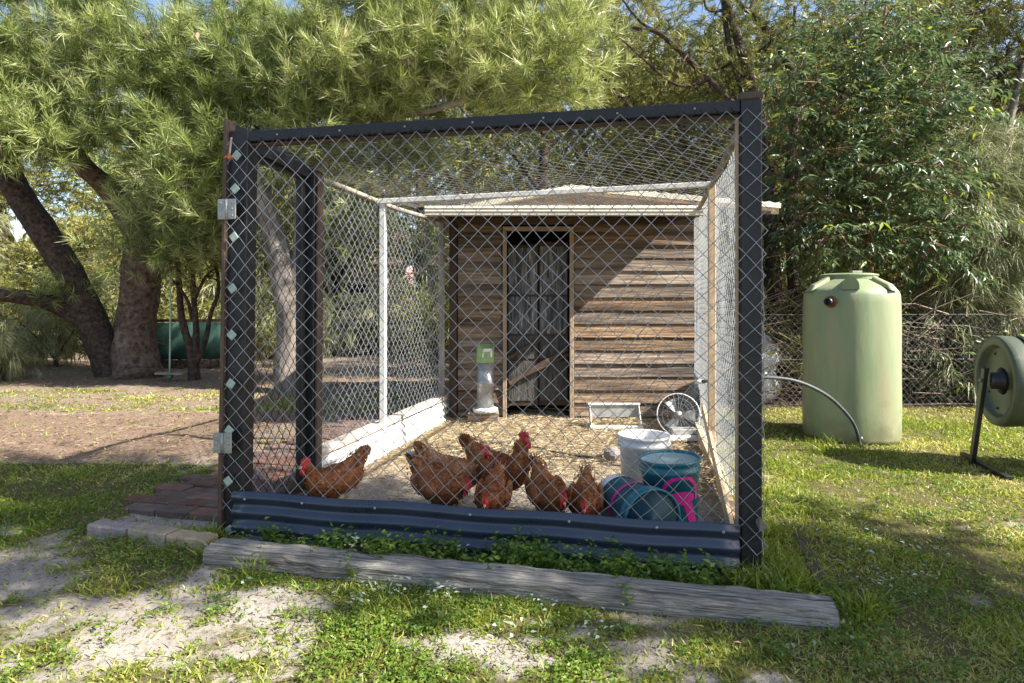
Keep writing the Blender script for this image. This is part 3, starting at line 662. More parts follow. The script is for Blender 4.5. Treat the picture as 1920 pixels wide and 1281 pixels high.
def make_run():
    r = thing('chicken_run', (FL + FR) / 2, 'black framed walk-in wire mesh chicken run with blue-grey corrugated skirt', 'chicken run')
    up = Vector((0, 0, 1))
    def post(name, p, w, d, z0, z1, m, lean=(0, 0)):
        return beam_obj(name, Vector((p.x, p.y, z0)), Vector((p.x + lean[0], p.y + lean[1], z1)), d, w, m, r, up=EX, bevel=.004)
    pl = FL - FN * .045
    p1 = post('post', pl, .11, .09, -.05, 2.09, M['black'], (.03, 0))
    post('side_board', pl - EX * .066 + FN * .012, .020, .115, -.05, 2.15, M['brown_side'], (.035, 0))
    p2 = FR - FN * .045 - EX * .0; post('post', p2, .088, .09, -.05, 2.10, M['black'])
    post('post_lining', p2 - EX * .051 - FN * .02, .012, .05, .0, 2.05, M['timber_pale'])
    MB().box(p2 + Vector((0, 0, 2.115)), (.1, .1, .035), Matrix.Rotation(math.atan2(EX.y, EX.x), 3, 'Z')).build('post_cap', M['brown_side'], r, bevel=.006)
    pm = LP(3.94); post('post', pm + EX * .0, .115, .10, -.05, 2.03, M['black'], (.015, 0))
    post('post_lining', pm + EX * .068 + Vector((0, .0, 0)), .018, .07, -.02, 2.0, M['brown_side'], (.015, 0))
    # top rails
    a = pl + up * 2.06 + EX * .05; b = p2 + up * 2.075 - EX * .045
    rail = beam_obj('top_rail', a, b, .07, .055, M['black'], r, bevel=.004)
    beam_obj('rail_batten', a + up * -.036 + EX * .02 - FN * .01, b + up * -.036 - FN * .01, .05, .012, M['brown_side'], r)
    beam_obj('rail_end', p2 + up * 2.1 - EX * .04 + FN * .012, p2 + up * 2.105 + EX * .03 + FN * .012, .05, .03, M['black'], r)
    for k in range(7):
        q = a.lerp(b, .08 + k * .14) + FN * .036
        MB().ball(q, (.006, .004, .006)).build('screw', M['steel_plate'], rail, smooth=True)
    dl = (LP(6) - LP(4)).normalized(); dr = (RP(6) - RP(4)).normalized()
    beam_obj('gate_head', pl + up * 2.045 + dl * .05, pm + up * 2.0, .09, .07, M['black'], r)
    beam_obj('cover_board', LP(3.29, 2.095) - EX * .04, LP(3.93, 2.045) - EX * .03, .03, .10, M['black'], r)
    yw = 4.89
    tube = MB().tube(cr([LP(3.98, 2.0), LP(4.5, 2.0), LP(5.3, 1.985), LP(6.3, 2.02)], 3), .021, 8).build('side_rail', M['rail_grey'], r, smooth=True)
    MB().tube(cr([RP(2.85, 2.06), RP(3.6, 2.05), RP(4.43, 2.03), RP(5.5, 2.02)], 3), .02, 8).build('side_rail', M['rail_grey'], r, smooth=True)
    beam_obj('wall_post', LP(yw, .0) + Vector((.05, 0, 0)), LP(yw, 1.98) + Vector((.05, 0, 0)), .045, .045, M['rail_white'], r, up=EX)
    q = RP(4.43); beam_obj('wall_post', q + up * .10, q + up * 2.04, .045, .05, M['timber_pale'], r, up=EX)
    q = LP(6.33); beam_obj('wall_post', q, q + up * 2.02, .05, .05, M['rail_grey'], r, up=EX)
    beam_obj('cross_rail', LP(yw, 1.985), RP(4.43, 2.035) + Vector((0, 0, 0)), .045, .036, M['rail_white'], r)
    beam_obj('bottom_rail', RP(2.86, .06), RP(6.3, .06), .04, .09, M['timber_pale'], r)
    # left kerb: white corrugated strip with a timber along its top
    m = MB(); vs = []; fs = []; prof = [(.004 + .011 * math.sin(z * 90), z) for z in np.linspace(-.02, .205, 18)]
    for y in np.linspace(3.99, 6.36, 12):
        for dx, z in prof: vs.append((xL(y) + .045 + dx, y, z))
    k = len(prof); fs = [(i * k + j, i * k + j + 1, (i + 1) * k + j + 1, (i + 1) * k + j) for i in range(11) for j in range(k - 1)]
    o = m.add(vs, fs).build('kerb_sheet', M['kerb_metal'], r, smooth=True); sm = o.modifiers.new('t', 'SOLIDIFY'); sm.thickness = .002
    beam_obj('kerb_rail', LP(3.99, .235), LP(6.36, .235), .10, .04, M['timber_kerb'], r, warp=.003)
    beam_obj('gate_sill', LP(3.33, .015), LP(3.88, .015), .08, .05, M['brown_side'], r)
    # gate in the left wall, hinged on the front post
    gt = beam_obj('gate', LP(3.33, .10), LP(3.33, 1.98), .05, .04, M['black'], r, up=dl)
    for a_, b_ in ((LP(3.86, .10), LP(3.86, 1.98)), (LP(3.35, .07), LP(3.86, .07)), (LP(3.35, 1.99), LP(3.86, 1.99))):
        beam_obj('gate_rail', a_, b_, .045, .04, M['black'], gt, up=dl if a_.z != b_.z else up)
    chain('gate_mesh', LP(3.35, .09), LP(3.85, .09), LP(3.85, 1.98), LP(3.35, 1.98), M['wire_black'], gt, .075, .095, .0026, .005, 3)
    for v in (393, 830):
        c = W(428 if v < 500 else 420, v, 3.22)
        h = MB().box((0, 0, 0), (.105, .006, .105)).build('hinge', M['steel_plate'], r, bevel=.003, M=Matrix.Translation(c + FN * .012) @ Matrix.Rotation(math.atan2(EX.y, EX.x), 4, 'Z'))
        MB().tube([c + FN * .018 + up * -.05, c + FN * .018 + up * .05], .007, 8).build('hinge_pin', M['steel_plate'], h, smooth=True)
        for sx in (-1, 1):
            for sz in (-1, 0, 1):
                MB().ball(c + EX * (.033 * sx) + up * (.033 * sz) + FN * .016, (.006, .003, .006), 6, 4).build('screw', M['grey_metal'], h, smooth=True)
    # front mesh, hanging in front of the posts
    f0 = FN * .008
    chain('front_mesh', FL - EX * .075 + f0 + up * .10, FR + EX * .062 + f0 + up * .08, FR + EX * .062 + f0 + up * 2.06, FL - EX * .045 + f0 + up * 2.03, M['galv'], r, .091, .090, .0017, .010, 1)
    chain('left_mesh', LP(4.0, .22), LP(6.34, .22), LP(6.34, 2.02), LP(4.0, 2.0), M['galv_pale'], r, .084, .086, .0017, .012, 2, False)
    rg = EX * .05
    chain('right_mesh', RP(2.78, .08) + rg, RP(6.3, .06) + rg * .4, RP(6.3, 2.02) + rg * .4, RP(2.78, 2.10) + rg, M['galv_pale'], r, .084, .086, .0016, .016, 4, False)
    # roof netting laid over the rails; hangs a little between them
    chain('roof_mesh', pl + up * 2.095 - EX * .02, p2 + up * 2.115 + EX * .05, RP(4.43, 2.06), LP(yw, 2.01), M['wire_rusty'], r, .084, .084, .0014, .03, 6, False)
    chain('roof_mesh', LP(yw, 2.01), RP(4.43, 2.06), RP(5.5, 2.05), LP(5.55, 2.05), M['wire_rusty'], r, .07, .07, .0013, .025, 7, False)
    chain('overhang_mesh', a + FN * .045 + up * -.06, b + FN * .045 + up * -.05, b + FN * .02 + up * .04, a + FN * .02 + up * .045, M['wire_black'], r, .075, .085, .0017, .006, 8, False)
    # corrugated skirt screwed across the foot
    s0 = FL + EX * .02 + FN * .032; s1 = FR - EX * .055 + FN * .03; L = (s1 - s0).length
    prof = []
    for i in range(29):
        t = i / 28; z = .225 - .255 * t; prof.append((.012 * (-math.cos(t * 2 * math.pi * 3.3 + .6)) + (.004 if i == 0 else 0), z))
    vs = []; fs = []; nx = 30
    for i in range(nx + 1):
        c = s0.lerp(s1, i / nx); w = rnd.uniform(-.0012, .0012); dz = .004 * math.sin(i * .7) - .012 * i / nx + .006
        for dy, z in prof: vs.append(c + FN * (dy + w) + up * (z + dz))
    k = len(prof); fs = [(i * k + j, i * k + j + 1, (i + 1) * k + j + 1, (i + 1) * k + j) for i in range(nx) for j in range(k - 1)]
    sk = MB().add(vs, fs).build('skirt', M['skirt'], r, smooth=True); sm = sk.modifiers.new('t', 'SOLIDIFY'); sm.thickness = .0015
    for u in (466, 573, 708, 884, 1068, 1232, 1358):
        t = (u - 440) / 950; t = t * 1.0 / (1 + .0); c = s0.lerp(s1, min(.985, t * (1.165 - .165 * t))) + up * (.197 - .008 * t) + FN * .014
        MB().ball(c, (.0075, .005, .0075), 8, 5).build('screw', M['steel_plate'], sk, smooth=True)
    # pale diamond clips on the left post
    for u, v in ((447, 293), (444, 355), (442, 445), (439, 541), (438, 628), (436, 719), (433, 806), (431, 901), (434, 992)):
        c = W(u, v, 3.235); c = c + FN * .016
        MB().box((0, 0, 0), (.042, .006, .042), Matrix.Rotation(math.radians(45 + rnd.uniform(-9, 9)), 3, 'Y')).build('mesh_clip', M['clip'], r, bevel=.003, M=Matrix.Translation(c) @ Matrix.Rotation(math.atan2(EX.y, EX.x), 4, 'Z'))
    # twine tied at the top of the left post
    q = [W(434, 258, 3.2), W(432, 275, 3.19), W(430, 292, 3.19)]
    tw = MB().tube(cr(q, 3), .005, 6).build('twine', M['rail_grey'], r, smooth=True)
    for k in range(5): MB().tube([q[2], q[2] + Vector((rnd.uniform(-.03, .03), -.005, -rnd.uniform(.0, .03)))], .004, 5).build('twine_end', M['orange_rope'], tw)
    # folded tab of sheet at the foot of the right post
    c = W(1438, 985, 2.72); MB().add([c + up * .035 - EX * .03, c + EX * .008 + up * -.01, c + up * -.03 - EX * .03, c - EX * .032 + Vector((0, .05, 0))], [(0, 1, 2), (0, 3, 1), (1, 3, 2), (0, 2, 3)]).build('sheet_tab', M['rail_grey'], r)
    return r
make_run()

# ------------------------------------------------------------------ things on the ground in front
def sleeper():
    a = G(395, 1045, .05); b = G(1578, 1168, .05)
    a = Vector((-1.40, 2.945, .026)); b = Vector((1.21, 2.35, .024))
    x = (b - a).normalized(); y = Vector((-x.y, x.x, 0)); L = (b - a).length; n = 40; vs = []; fs = []
    ring = [(-.072, -.055), (-.076, -.01), (-.072, .030), (-.062, .042), (-.035, .046), (-.012, .047), (-.004, .036), (.003, .045), (.03, .044), (.06, .046), (.072, .036), (.075, -.055)]
    k = len(ring)
    for i in range(n + 1):
        c = a.lerp(b, i / n)
        for j, (u, w) in enumerate(ring):
            e = .006 if 0 < j < k - 1 else .002
            vs.append(c + y * (u + rnd.uniform(-e, e) + (.008 * math.sin(i * .5) if j in (2, 3) else 0)) + Vector((0, 0, w + rnd.uniform(-e, e) * .8 - (.010 if j == 6 and i % 7 < 5 else 0))))
    fs = [(i * k + j, i * k + (j + 1) % k, (i + 1) * k + (j + 1) % k, (i + 1) * k + j) for i in range(n) for j in range(k)]
    fs += [tuple(range(k)), tuple(n * k + j for j in range(k - 1, -1, -1))]
    Mx = Matrix(((x.x, y.x, 0, a.x), (x.y, y.y, 0, a.y), (0, 0, 1, a.z), (0, 0, 0, 1))); Mi = Mx.inverted()
    o = MB().add([Mi @ Vector(v) for v in vs], fs).build('timber_sleeper', M['sleeper'], M=Mx)
    o.modifiers.new('bevel', 'BEVEL').width = .004
    tag(o, 'long weathered grey timber sleeper lying in front of the run', 'sleeper')
sleeper()
def block(name, u0, v0, u1, v1, d, h, m, lab, grp=None):
    a = G(u0, v0); b = G(u1, v1)
    o = beam_obj(name, a + Vector((0, d / 2, h / 2 - .02)), b + Vector((0, d / 2, h / 2 - .02)), d, h, m, None, bevel=.008, warp=.003)
    tag(o, lab, 'block', grp)
block('edging_block', 166, 1002, 238, 1011, .10, .07, M['pinkstone'], 'pinkish grey edging block at the far left end of the row', 'edging blocks')
block('edging_block', 241, 1013, 312, 1022, .10, .075, M['limestone'], 'yellowish limestone edging block in the middle of the row of three', 'edging blocks')
block('edging_block', 315, 1023, 388, 1033, .10, .07, M['limestone'], 'yellowish limestone edging block touching the timber sleeper end', 'edging blocks')
o = beam_obj('edging_board', G(1500, 1010, -.014), G(1545, 1110, -.014), .05, .05, M['dark_wood'], None, warp=.003)
tag(o, 'half buried dark edging board in the grass right of the run', 'board')

# ------------------------------------------------------------------ things in the run
def bucket(name, M_, h, r0, r1, m, label, cat='bucket', bail=True, lid=None):
    """open pail standing on local z=0: tapered wall, rolled rim and band, wire handle"""
    t = thing(name, M_.translation, label, cat)
    prof = [(r0 * .96, .004), (r0, .0), (r0 + .004, .01), (r1 - .006, h - .07), (r1 + .004, h - .066), (r1 + .006, h - .045), (r1 - .002, h - .042), (r1 + .001, h - .018), (r1 + .008, h - .014), (r1 + .008, h), (r1 - .002, h), (r1 - .005, h - .01), (r0 - .002, .012), (.002, .01)]
    body = MB().lathe(prof, 40, None, (True, True)).build('bucket_wall', m, t, smooth=True, M=M_)
    if bail:
        pts = [Vector((r1 * 1.03 * math.cos(a), -abs(math.sin(a)) * r1 * .42 - r1 * .95 * math.sin(a) * .0, h - .05 - abs(math.sin(a)) * .17)) for a in np.linspace(0, math.pi, 15)]
        pts = [Vector((q.x * 1.0, -math.sqrt(max(0, (r1 + .014) ** 2 - q.x ** 2)), q.z)) for q in pts]
        MB().tube(pts, .0025, 5).build('handle', M['grey_metal'], t, smooth=True, M=M_)
        for sx in (-1, 1): MB().box((sx * (r1 + .006), 0, h - .055), (.012, .03, .03)).build('handle_lug', m, t, M=M_)
    return t, body
def wrap(fn, r0, r1, h, nu=40, nv=14, off=.002):
    """print on the side of a pail: keeps the cells where fn(angle, z) is true"""
    m = MB(); 
    for i in range(nu):
        for j in range(nv):
            a0, a1 = [math.pi * 2 * (i + d) / nu for d in (0, 1)]; z0, z1 = [h * (j + d) / nv for d in (0, 1)]
            if fn((a0 + a1) / 2, (z0 + z1) / 2):
                vs = [(((r0 + (r1 - r0) * z / h) + off) * math.cos(a), ((r0 + (r1 - r0) * z / h) + off) * math.sin(a), z) for a, z in ((a0, z0), (a1, z0), (a1, z1), (a0, z1))]
                m.add(vs, [(0, 1, 2, 3)])
    return m
c = W(1262, 900, 3.27)
Mx = Matrix.Translation((c.x, c.y, .0)) @ Matrix.Rotation(math.radians(-3), 4, 'Y')
t, body = bucket('feed_bucket', Mx, .395, .122, .152, M['teal'], 'teal plastic bucket with pink print standing in the right corner of the run', bail=False)
MB().lathe([(.002, .372), (.12, .372), (.146, .380)], 40, None, (True, False)).build('bucket_lid', M['lid_pale'], t, smooth=True, M=Mx)
def swirl(a, z):
    x = (a - 4.85) * .14; zz = z - .225
    d = math.hypot(x, zz * .95)
    ring = .085 < d < .103 and zz > -.02
    blob = ((x - .0) / .075) ** 2 + ((zz + .01) / .035) ** 2 < 1 and zz > -.045 + .25 * abs(x + .02)
    leg = abs(x - .045 + (zz + .07) * .3) < .027 and -.14 < zz < -.03
    return ring or blob or leg
wrap(swirl, .126, .146, .33, 150, 70, .0025).build('printed_swirl', M['pink'], t, M=Mx)
c = W(1207, 870, 3.8)
bucket('white_bucket', Matrix.Translation((c.x, c.y, .0)), .40, .125, .150, M['white_plastic'], 'off-white plastic pail standing behind the teal bucket')
# bucket lying on its side, open mouth towards the camera
ax = Vector((.35, -.93, -.02)).normalized(); c = W(1222, 966, 2.98); base = Vector((c.x, c.y, .158)) - ax * .36
xx = ax.cross(Vector((0, 0, 1))).normalized(); yy = ax.cross(xx)
Mx = Matrix(((xx.x, yy.x, ax.x, base.x), (xx.y, yy.y, ax.y, base.y), (xx.z, yy.z, ax.z, base.z - .0), (0, 0, 0, 1)))
t, body = bucket('tipped_bucket', Mx, .37, .122, .150, M['teal'], 'teal bucket lying on its side with lid facing the mesh', bail=False)
MB().lathe([(.002, .352), (.10, .354), (.115, .362), (.146, .364)], 36).build('bucket_lid', M['teal_dark'], t, smooth=True, M=Mx)
wrap(lambda a, z: .19 < z < .212, .126, .146, .33, 60, 60, .0025).build('printed_stripe', M['pink'], t, M=Mx)
MB().lathe([(.1265, .012), (.1315, .07)], 40, None, (False, False)).build('base_band', M['white_plastic'], t, smooth=True, M=Mx @ Matrix.Translation((0, 0, 0)) @ Matrix.Scale(1.02, 4))

def feeder():
    c = W(910, 775, 6.22); z0 = .115
    blk = beam_obj('feeder_block', (c.x - .17, c.y + .05, .05), (c.x + .13, c.y + .05, .05), .2, .12, M['board'], None, bevel=.006)
    tag(blk, 'short brown timber block under the tube feeder', 'block')
    t = thing('tube_feeder', (c.x, c.y, z0), 'silver tube poultry feeder with green top standing by the shed doorway', 'feeder')
    Mx = Matrix.Translation((c.x, c.y, z0))
    MB().lathe([(.12, .0), (.125, .02), (.125, .035), (.10, .03), (.085, .045), (.02, .05)], 28).build('feed_tray', M['translucent'], t, smooth=True, M=Mx)
    MB().lathe([(.084, .04), (.084, .27), (.087, .275), (.087, .285), (.084, .29), (.084, .50)], 28).build('tube', M['steel_plate'], t, smooth=True, M=Mx)
    MB().lathe([(.088, .49), (.09, .50), (.09, .53), (.086, .54)], 28).build('collar', M['feeder_green'], t, smooth=True, M=Mx)
    # hood with a slanting cut and white face
    vs = []; fs = []; n = 28
    for k in range(n):
        a = 2 * math.pi * k / n; x, y = .086 * math.cos(a), .086 * math.sin(a)
        vs += [(x, y, .54), (x, y, .665 if y > -.02 or x < -.045 else .60)]
    fs = [(2 * k, 2 * ((k + 1) % n), 2 * ((k + 1) % n) + 1, 2 * k + 1) for k in range(n)] + [tuple(2 * k + 1 for k in range(n))]
    h = MB().add(vs, fs).build('hood', M['feeder_green'], t, M=Mx)
    MB().add([(-.03, -.089, .545), (.07, -.062, .545), (.07, -.062, .63), (-.015, -.089, .63)], [(0, 1, 2, 3)]).build('hood_face', M['white_plastic'], h, M=Mx)
feeder()
def trough():
    a = G(1108, 806); b = G(1204, 806)
    t = thing('feed_trough', (a + b) / 2, 'white metal trough frame standing against the shed boards', 'trough')
    Y0 = a.y; x0, x1 = a.x, b.x
    MB().box(((x0 + x1) / 2, Y0 + .16, .15), (x1 - x0, .008, .12)).build('back_panel', M['grey_metal'], t)
    MB().box(((x0 + x1) / 2, Y0 + .155, .218), (x1 - x0 + .02, .03, .018)).build('top_lip', M['white_plastic'], t, bevel=.003)
    MB().box(((x0 + x1) / 2, Y0, .02), (x1 - x0 + .02, .03, .035)).build('front_lip', M['white_plastic'], t, bevel=.003)
    MB().box(((x0 + x1) / 2, Y0 + .08, .006), (x1 - x0, .15, .008)).build('tray_base', M['grey_metal'], t)
    for x in (x0 + .005, x1 - .005):
        MB().add([(x, Y0 + .012, .004), (x, Y0 + .155, .004), (x, Y0 + .155, .205), (x, Y0 + .135, .205), (x, Y0 + .012, .04), (x + .006, Y0 + .012, .004), (x + .006, Y0 + .155, .004), (x + .006, Y0 + .155, .205), (x + .006, Y0 + .135, .205), (x + .006, Y0 + .012, .04)],
                 [(4, 3, 2, 1, 0), (5, 6, 7, 8, 9)] + [(i, (i + 1) % 5, (i + 1) % 5 + 5, i + 5) for i in range(5)]).build('end_plate', M['white_plastic'], t)
trough()
def fan():
    c = W(1272, 778, 5.75); R_ = .19
    t = thing('broken_fan', (c.x, c.y, 0), 'discarded black fan with pale wire guard beside the right wall of the run', 'fan')
    ax = Vector((-.25, -.93, .28)).normalized(); q = ax.to_track_quat('Z', 'Y').to_matrix().to_4x4(); Mx = Matrix.Translation(c) @ q
    def ring(r, z, w): return [Vector((r * math.cos(a), r * math.sin(a), z)) for a in np.linspace(0, 2 * math.pi, 41)]
    MB().tube(ring(R_, .03, 0), .006, 6, cap=False).build('guard_rim', M['translucent'], t, smooth=True, M=Mx)
    m = MB()
    for r in (.06, .1, .145): m.tube(ring(r, .045, 0), .0016, 4, cap=False)
    for k in range(24):
        a = k * math.pi / 12; m.tube([Vector((.04 * math.cos(a), .04 * math.sin(a), .05)), Vector((.12 * math.cos(a), .12 * math.sin(a), .05)), Vector((R_ * math.cos(a), R_ * math.sin(a), .03))], .0014, 4, cap=False)
    m.build('guard_wires', M['wire_dull'], t, M=Mx)
    for k in range(3):
        a = k * 2.094; pts = []
        for i in range(7):
            for s_ in (-1, 1): pts.append((.03 + .02 * i, 0, 0))
        vs = []; fs = []
        for i in range(7):
            r = .03 + .021 * i; w = .5 - .03 * i
            for s_ in (-1, 1):
                b = a + s_ * w; vs.append((r * math.cos(b), r * math.sin(b), s_ * .015))
        fs = [(2 * i, 2 * i + 1, 2 * i + 3, 2 * i + 2) for i in range(6)]
        o = MB().add(vs, fs).build('blade', M['translucent'], t, M=Mx); o.modifiers.new('t', 'SOLIDIFY').thickness = .003
    MB().lathe([(.035, -.02), (.04, .0), (.036, .035), (.01, .05)], 20).build('hub', M['grey_metal'], t, smooth=True, M=Mx)
    b = Vector((c.x + .10, c.y + .07, .0))
    MB().add([b + Vector(v) for v in ((-.16, -.10, .0), (.14, -.10, 0), (.14, .12, 0), (-.16, .12, 0), (-.1, -.05, .34), (.13, -.05, .40), (.13, .08, .40), (-.1, .08, .34))], [(3, 2, 1, 0), (4, 5, 6, 7), (0, 1, 5, 4), (1, 2, 6, 5), (2, 3, 7, 6), (3, 0, 4, 7)]).build('motor_housing', M['plastic_black'], t, bevel=.02, seg=3)
fan()
def drinker():
    a = G(1258, 832); b = G(1328, 826)
    t = thing('drinker_tray', (a + b) / 2, 'dirty white drinker tray with a tap behind the teal bucket', 'drinker')
    c = (a + b) / 2; L = (b - a).length
    MB().box(c + Vector((0, .08, .03)), (L, .2, .04)).build('tray', M['white_plastic'], t, bevel=.006)
    MB().box(c + Vector((-.03, .1, .075)), (L * .6, .12, .05)).build('float_box', M['grey_metal'], t, bevel=.006)
    q = c + Vector((L * .25, .05, .14))
    MB().tube(cr([q, q + Vector((0, 0, .06)), q + Vector((.05, -.01, .085)), q + Vector((.09, -.02, .05)), q + Vector((.095, -.02, .0))], 4), .011, 8).build('tap_spout', M['white_plastic'], t, smooth=True)
drinker()
o = beam_obj('loose_plank', W(1318, 765, 5.05), RP(3.05, .05) - EX * .04, .022, .085, M['timber_pale'], None, up=(0, 0, 1)); tag(o, 'pale sawn plank propped slanting along the right wall', 'plank')
c = W(1150, 850, 4.9)
tag(MB().tube(cr([G(905, 833) + Vector((0, 0, .012)), G(980, 838) + Vector((0, 0, .014)), G(1040, 850) + Vector((0, 0, .012)), G(1100, 862) + Vector((0, 0, .02)), G(1150, 852) + Vector((0, 0, .012)), G(1190, 850) + Vector((0, 0, .012))], 5), .010, 6, wob=.2).build('thin_branch', M['bark_dark'], smooth=True), 'thin dark branch lying across the straw floor', 'branch')
m = MB(); c = G(1150, 866)
for (dx, dy, r) in ((0, .05, .055),):
    m.ball(c + Vector((dx, dy, r * .8)), (r * 1.3, r, r), 9, 6)
tag(m.build('rock', M['pinkstone'], smooth=False), 'small pale stone on the straw floor behind the hens', 'stone')

# ------------------------------------------------------------------ hens
def hen(u, v, Y, heading, pose, label, scale=1.0, pale=False, tilt=0, white_tail=False):
    """heading: degrees, 0 = facing right in the photo, 90 = away, 270 = towards the camera. (u, v) only fixes the spot"""
    c = W(u, v, Y); loc = Vector((c.x, c.y, .006))
    t = thing('hen', loc, label, 'hen', 'brown hens in the run')
    Mx = Matrix.Translation(loc) @ Matrix.Rotation(math.radians(heading), 4, 'Z') @ Matrix.Scale(scale, 4)
    tailh = .0 if pose != 'down' else .03
    sp = [(-.245, .385 + tailh, .006, .010), (-.215, .355 + tailh, .022, .042), (-.165, .305 + tailh, .055, .070), (-.09, .255 + tailh * .5, .086, .092), (0, .23, .098, .105), (.075, .232, .090, .102)]
    if pose == 'up':
        sp += [(.122, .272, .064, .082), (.138, .33, .043, .052), (.145, .375, .032, .036), (.155, .41, .026, .030), (.176, .428, .022, .025), (.196, .428, .012, .014)]
    elif pose == 'mid':
        sp += [(.13, .258, .066, .08), (.165, .30, .044, .052), (.185, .335, .033, .038), (.20, .362, .027, .030), (.222, .374, .022, .025), (.243, .372, .012, .014)]
    elif pose == 'low':
        sp += [(.130, .25, .072, .082), (.168, .272, .050, .056), (.198, .285, .037, .041), (.224, .285, .029, .031), (.242, .282, .023, .025), (.256, .268, .012, .014)]
    else:
        sp += [(.135, .215, .075, .085), (.185, .19, .054, .060), (.222, .155, .038, .042), (.243, .125, .030, .033), (.256, .10, .024, .027), (.262, .08, .012, .014)]
    sp = [tuple(q) for q in cr(sp, 2)]
    n = 14; vs = []; fs = []; m = len(sp); nor = []
    for i, (x, z, ry, rz) in enumerate(sp):
        a, b = sp[max(0, i - 1)], sp[min(m - 1, i + 1)]; d = Vector((b[0] - a[0], 0, b[1] - a[1])).normalized(); w = Vector((-d.z, 0, d.x))
        for k in range(n):
            an = 2 * math.pi * k / n; rv = max(rz, .004)
            dirv = Vector((0, math.cos(an) * max(ry, .004), 0)) + w * (math.sin(an) * rv)
            vs.append(Vector((x, 0, z)) + dirv); nor.append((dirv, d))
    fs = [(i * n + k, i * n + (k + 1) % n, (i + 1) * n + (k + 1) % n, (i + 1) * n + k) for i in range(m - 1) for k in range(n)]
    fs += [tuple(range(n - 1, -1, -1)), tuple((m - 1) * n + k for k in range(n))]
    bm = M['hen_pale'] if pale else M['hen']
    body = MB().add(vs, fs).build('body', bm, t, smooth=True, M=Mx, sub=1)
    # loose feather tips breaking the outline
    Lf = Leaves(); idx = rng.integers(n * 2, len(vs) - n * 5, 420)
    P = np.array([vs[i] for i in idx]) + rng.normal(size=(420, 3)) * .012
    N_ = np.array([nrmz(np.array(nor[i][0])) for i in idx]); Dd = np.array([-np.array(nor[i][1]) for i in idx])
    Lf.leaves(P + N_ * .001, Dd + N_ * .05 + rng.normal(size=(420, 3)) * .07, rng.uniform(.018, .034, 420), rng.uniform(.014, .022, 420), up=N_, fold=-.2, droop=.05, a=np.clip(rng.normal(.62 if pale else .36, .2, 420), 0, 1))
    pl = link('plumage', Lf.mesh('plumage', M['feather']), t, Mx); tag(pl, kind='stuff')
    for s in (-1, 1):
        w = MB(); w.ball((-.035, s * .088, .25), (.125, .022, .062), 14, 8, Matrix.Rotation(math.radians(12), 3, 'Y'))
        w.build('wing', M['hen'], t, smooth=True, M=Mx)
        lg = MB().tube([Vector((.0, s * .05, .17)), Vector((.012, s * .05, .10)), Vector((-.002, s * .05, .012))], [.03, .011, .009], 7)
        o = lg.build('leg', M['shank'], t, smooth=True, M=Mx)
        f = MB()
        for an in (-.5, 0, .5, math.pi): f.tube([Vector((0, s * .05, .012)), Vector((.03 * math.cos(an), s * .05 + .03 * math.sin(an), .010)), Vector(((.055 if an != math.pi else .035) * math.cos(an), s * .05 + .055 * math.sin(an), .004))], [.007, .006, .003], 5)
        f.build('foot', M['shank'], o, smooth=True, M=Mx)
    # tail feathers
    for k in range(7):
        a = (k - 3) * .16; tm = M['white_feather'] if white_tail and k in (2, 3, 4) else bm
        b0 = Vector((-.20, (k - 3) * .008, .33 + tailh)); d = Vector((-.62, math.sin(a) * .55, .72)).normalized(); sd = d.cross(Vector((0, 1, 0))).normalized() * .022
        L = .115 - .007 * abs(k - 3); th = Vector((0, .002, 0))
        MB().add([b0 - sd * .5, b0 + d * L * .6 - sd, b0 + d * L, b0 + d * L * .6 + sd, b0 + sd * .5, b0 + th], [(0, 1, 5), (1, 2, 5), (2, 3, 5), (3, 4, 5), (4, 0, 5), (4, 3, 2, 1, 0)]).build('tail_feather', tm, t, M=Mx)
    # head furniture
    hx, hz = sp[-3][0], sp[-3][1]; e = sp[-1]; d = Vector((e[0] - sp[-4][0], 0, e[1] - sp[-4][1])).normalized(); w = Vector((-d.z, 0, d.x)); hc = Vector((hx, 0, hz))
    fc = MB().ball(hc + d * .004 - w * .002, (.022, .0255, .021), 12, 8, Matrix.Rotation(-math.atan2(d.z, d.x), 3, 'Y')).build('face', M['comb'], t, smooth=True, M=Mx)
    cv = []; pr = [(-.035, .018), (-.04, .034), (-.028, .044), (-.022, .034), (-.012, .052), (-.004, .037), (.006, .050), (.014, .034), (.022, .040), (.026, .022), (.022, .012)]
    for s in (-.0035, .0035): cv += [hc + d * a + w * b + Vector((0, s, 0)) for a, b in pr]
    k = len(pr); MB().add(cv, [tuple(range(k)), tuple(range(2 * k - 1, k - 1, -1))] + [(i, (i + 1) % k, (i + 1) % k + k, i + k) for i in range(k)]).build('comb', M['comb'], t, M=Mx, bevel=.0015)
    tip = Vector((e[0], 0, e[1]))
    MB().tube([tip - d * .008, tip + d * .006, tip + d * .022 - w * .006], [.012, .009, .0015], 8).build('beak', M['beak'], t, smooth=True, M=Mx)
    for s in (-1, 1):
        MB().ball(hc + d * .006 + w * .006 + Vector((0, s * .0245, 0)), (.0055, .0035, .0055), 8, 6).build('eye', M['eye'], t, smooth=True, M=Mx)
        MB().ball(hc + d * .014 - w * .032 + Vector((0, s * .010, 0)), (.010, .006, .022), 8, 6).build('wattle', M['comb'], t, smooth=True, M=Mx)
    return t
hen(628, 900, 3.44, 236, 'mid', 'leftmost brown hen, apart from the flock, facing the gate', .90)
hen(822, 910, 3.34, 318, 'low', 'brown hen with white tail tip, head lowered, left of the flock', .90, white_tail=True)
hen(850, 890, 3.60, 340, 'mid', 'pale-backed brown hen with raised head in the middle of the flock', .92, True)
hen(924, 930, 3.20, 262, 'low', 'brown hen with lowered red head in front of the tallest hen', .86)
hen(936, 890, 3.55, 325, 'up', 'tallest brown hen stretching its neck upright and looking right', 1.02)
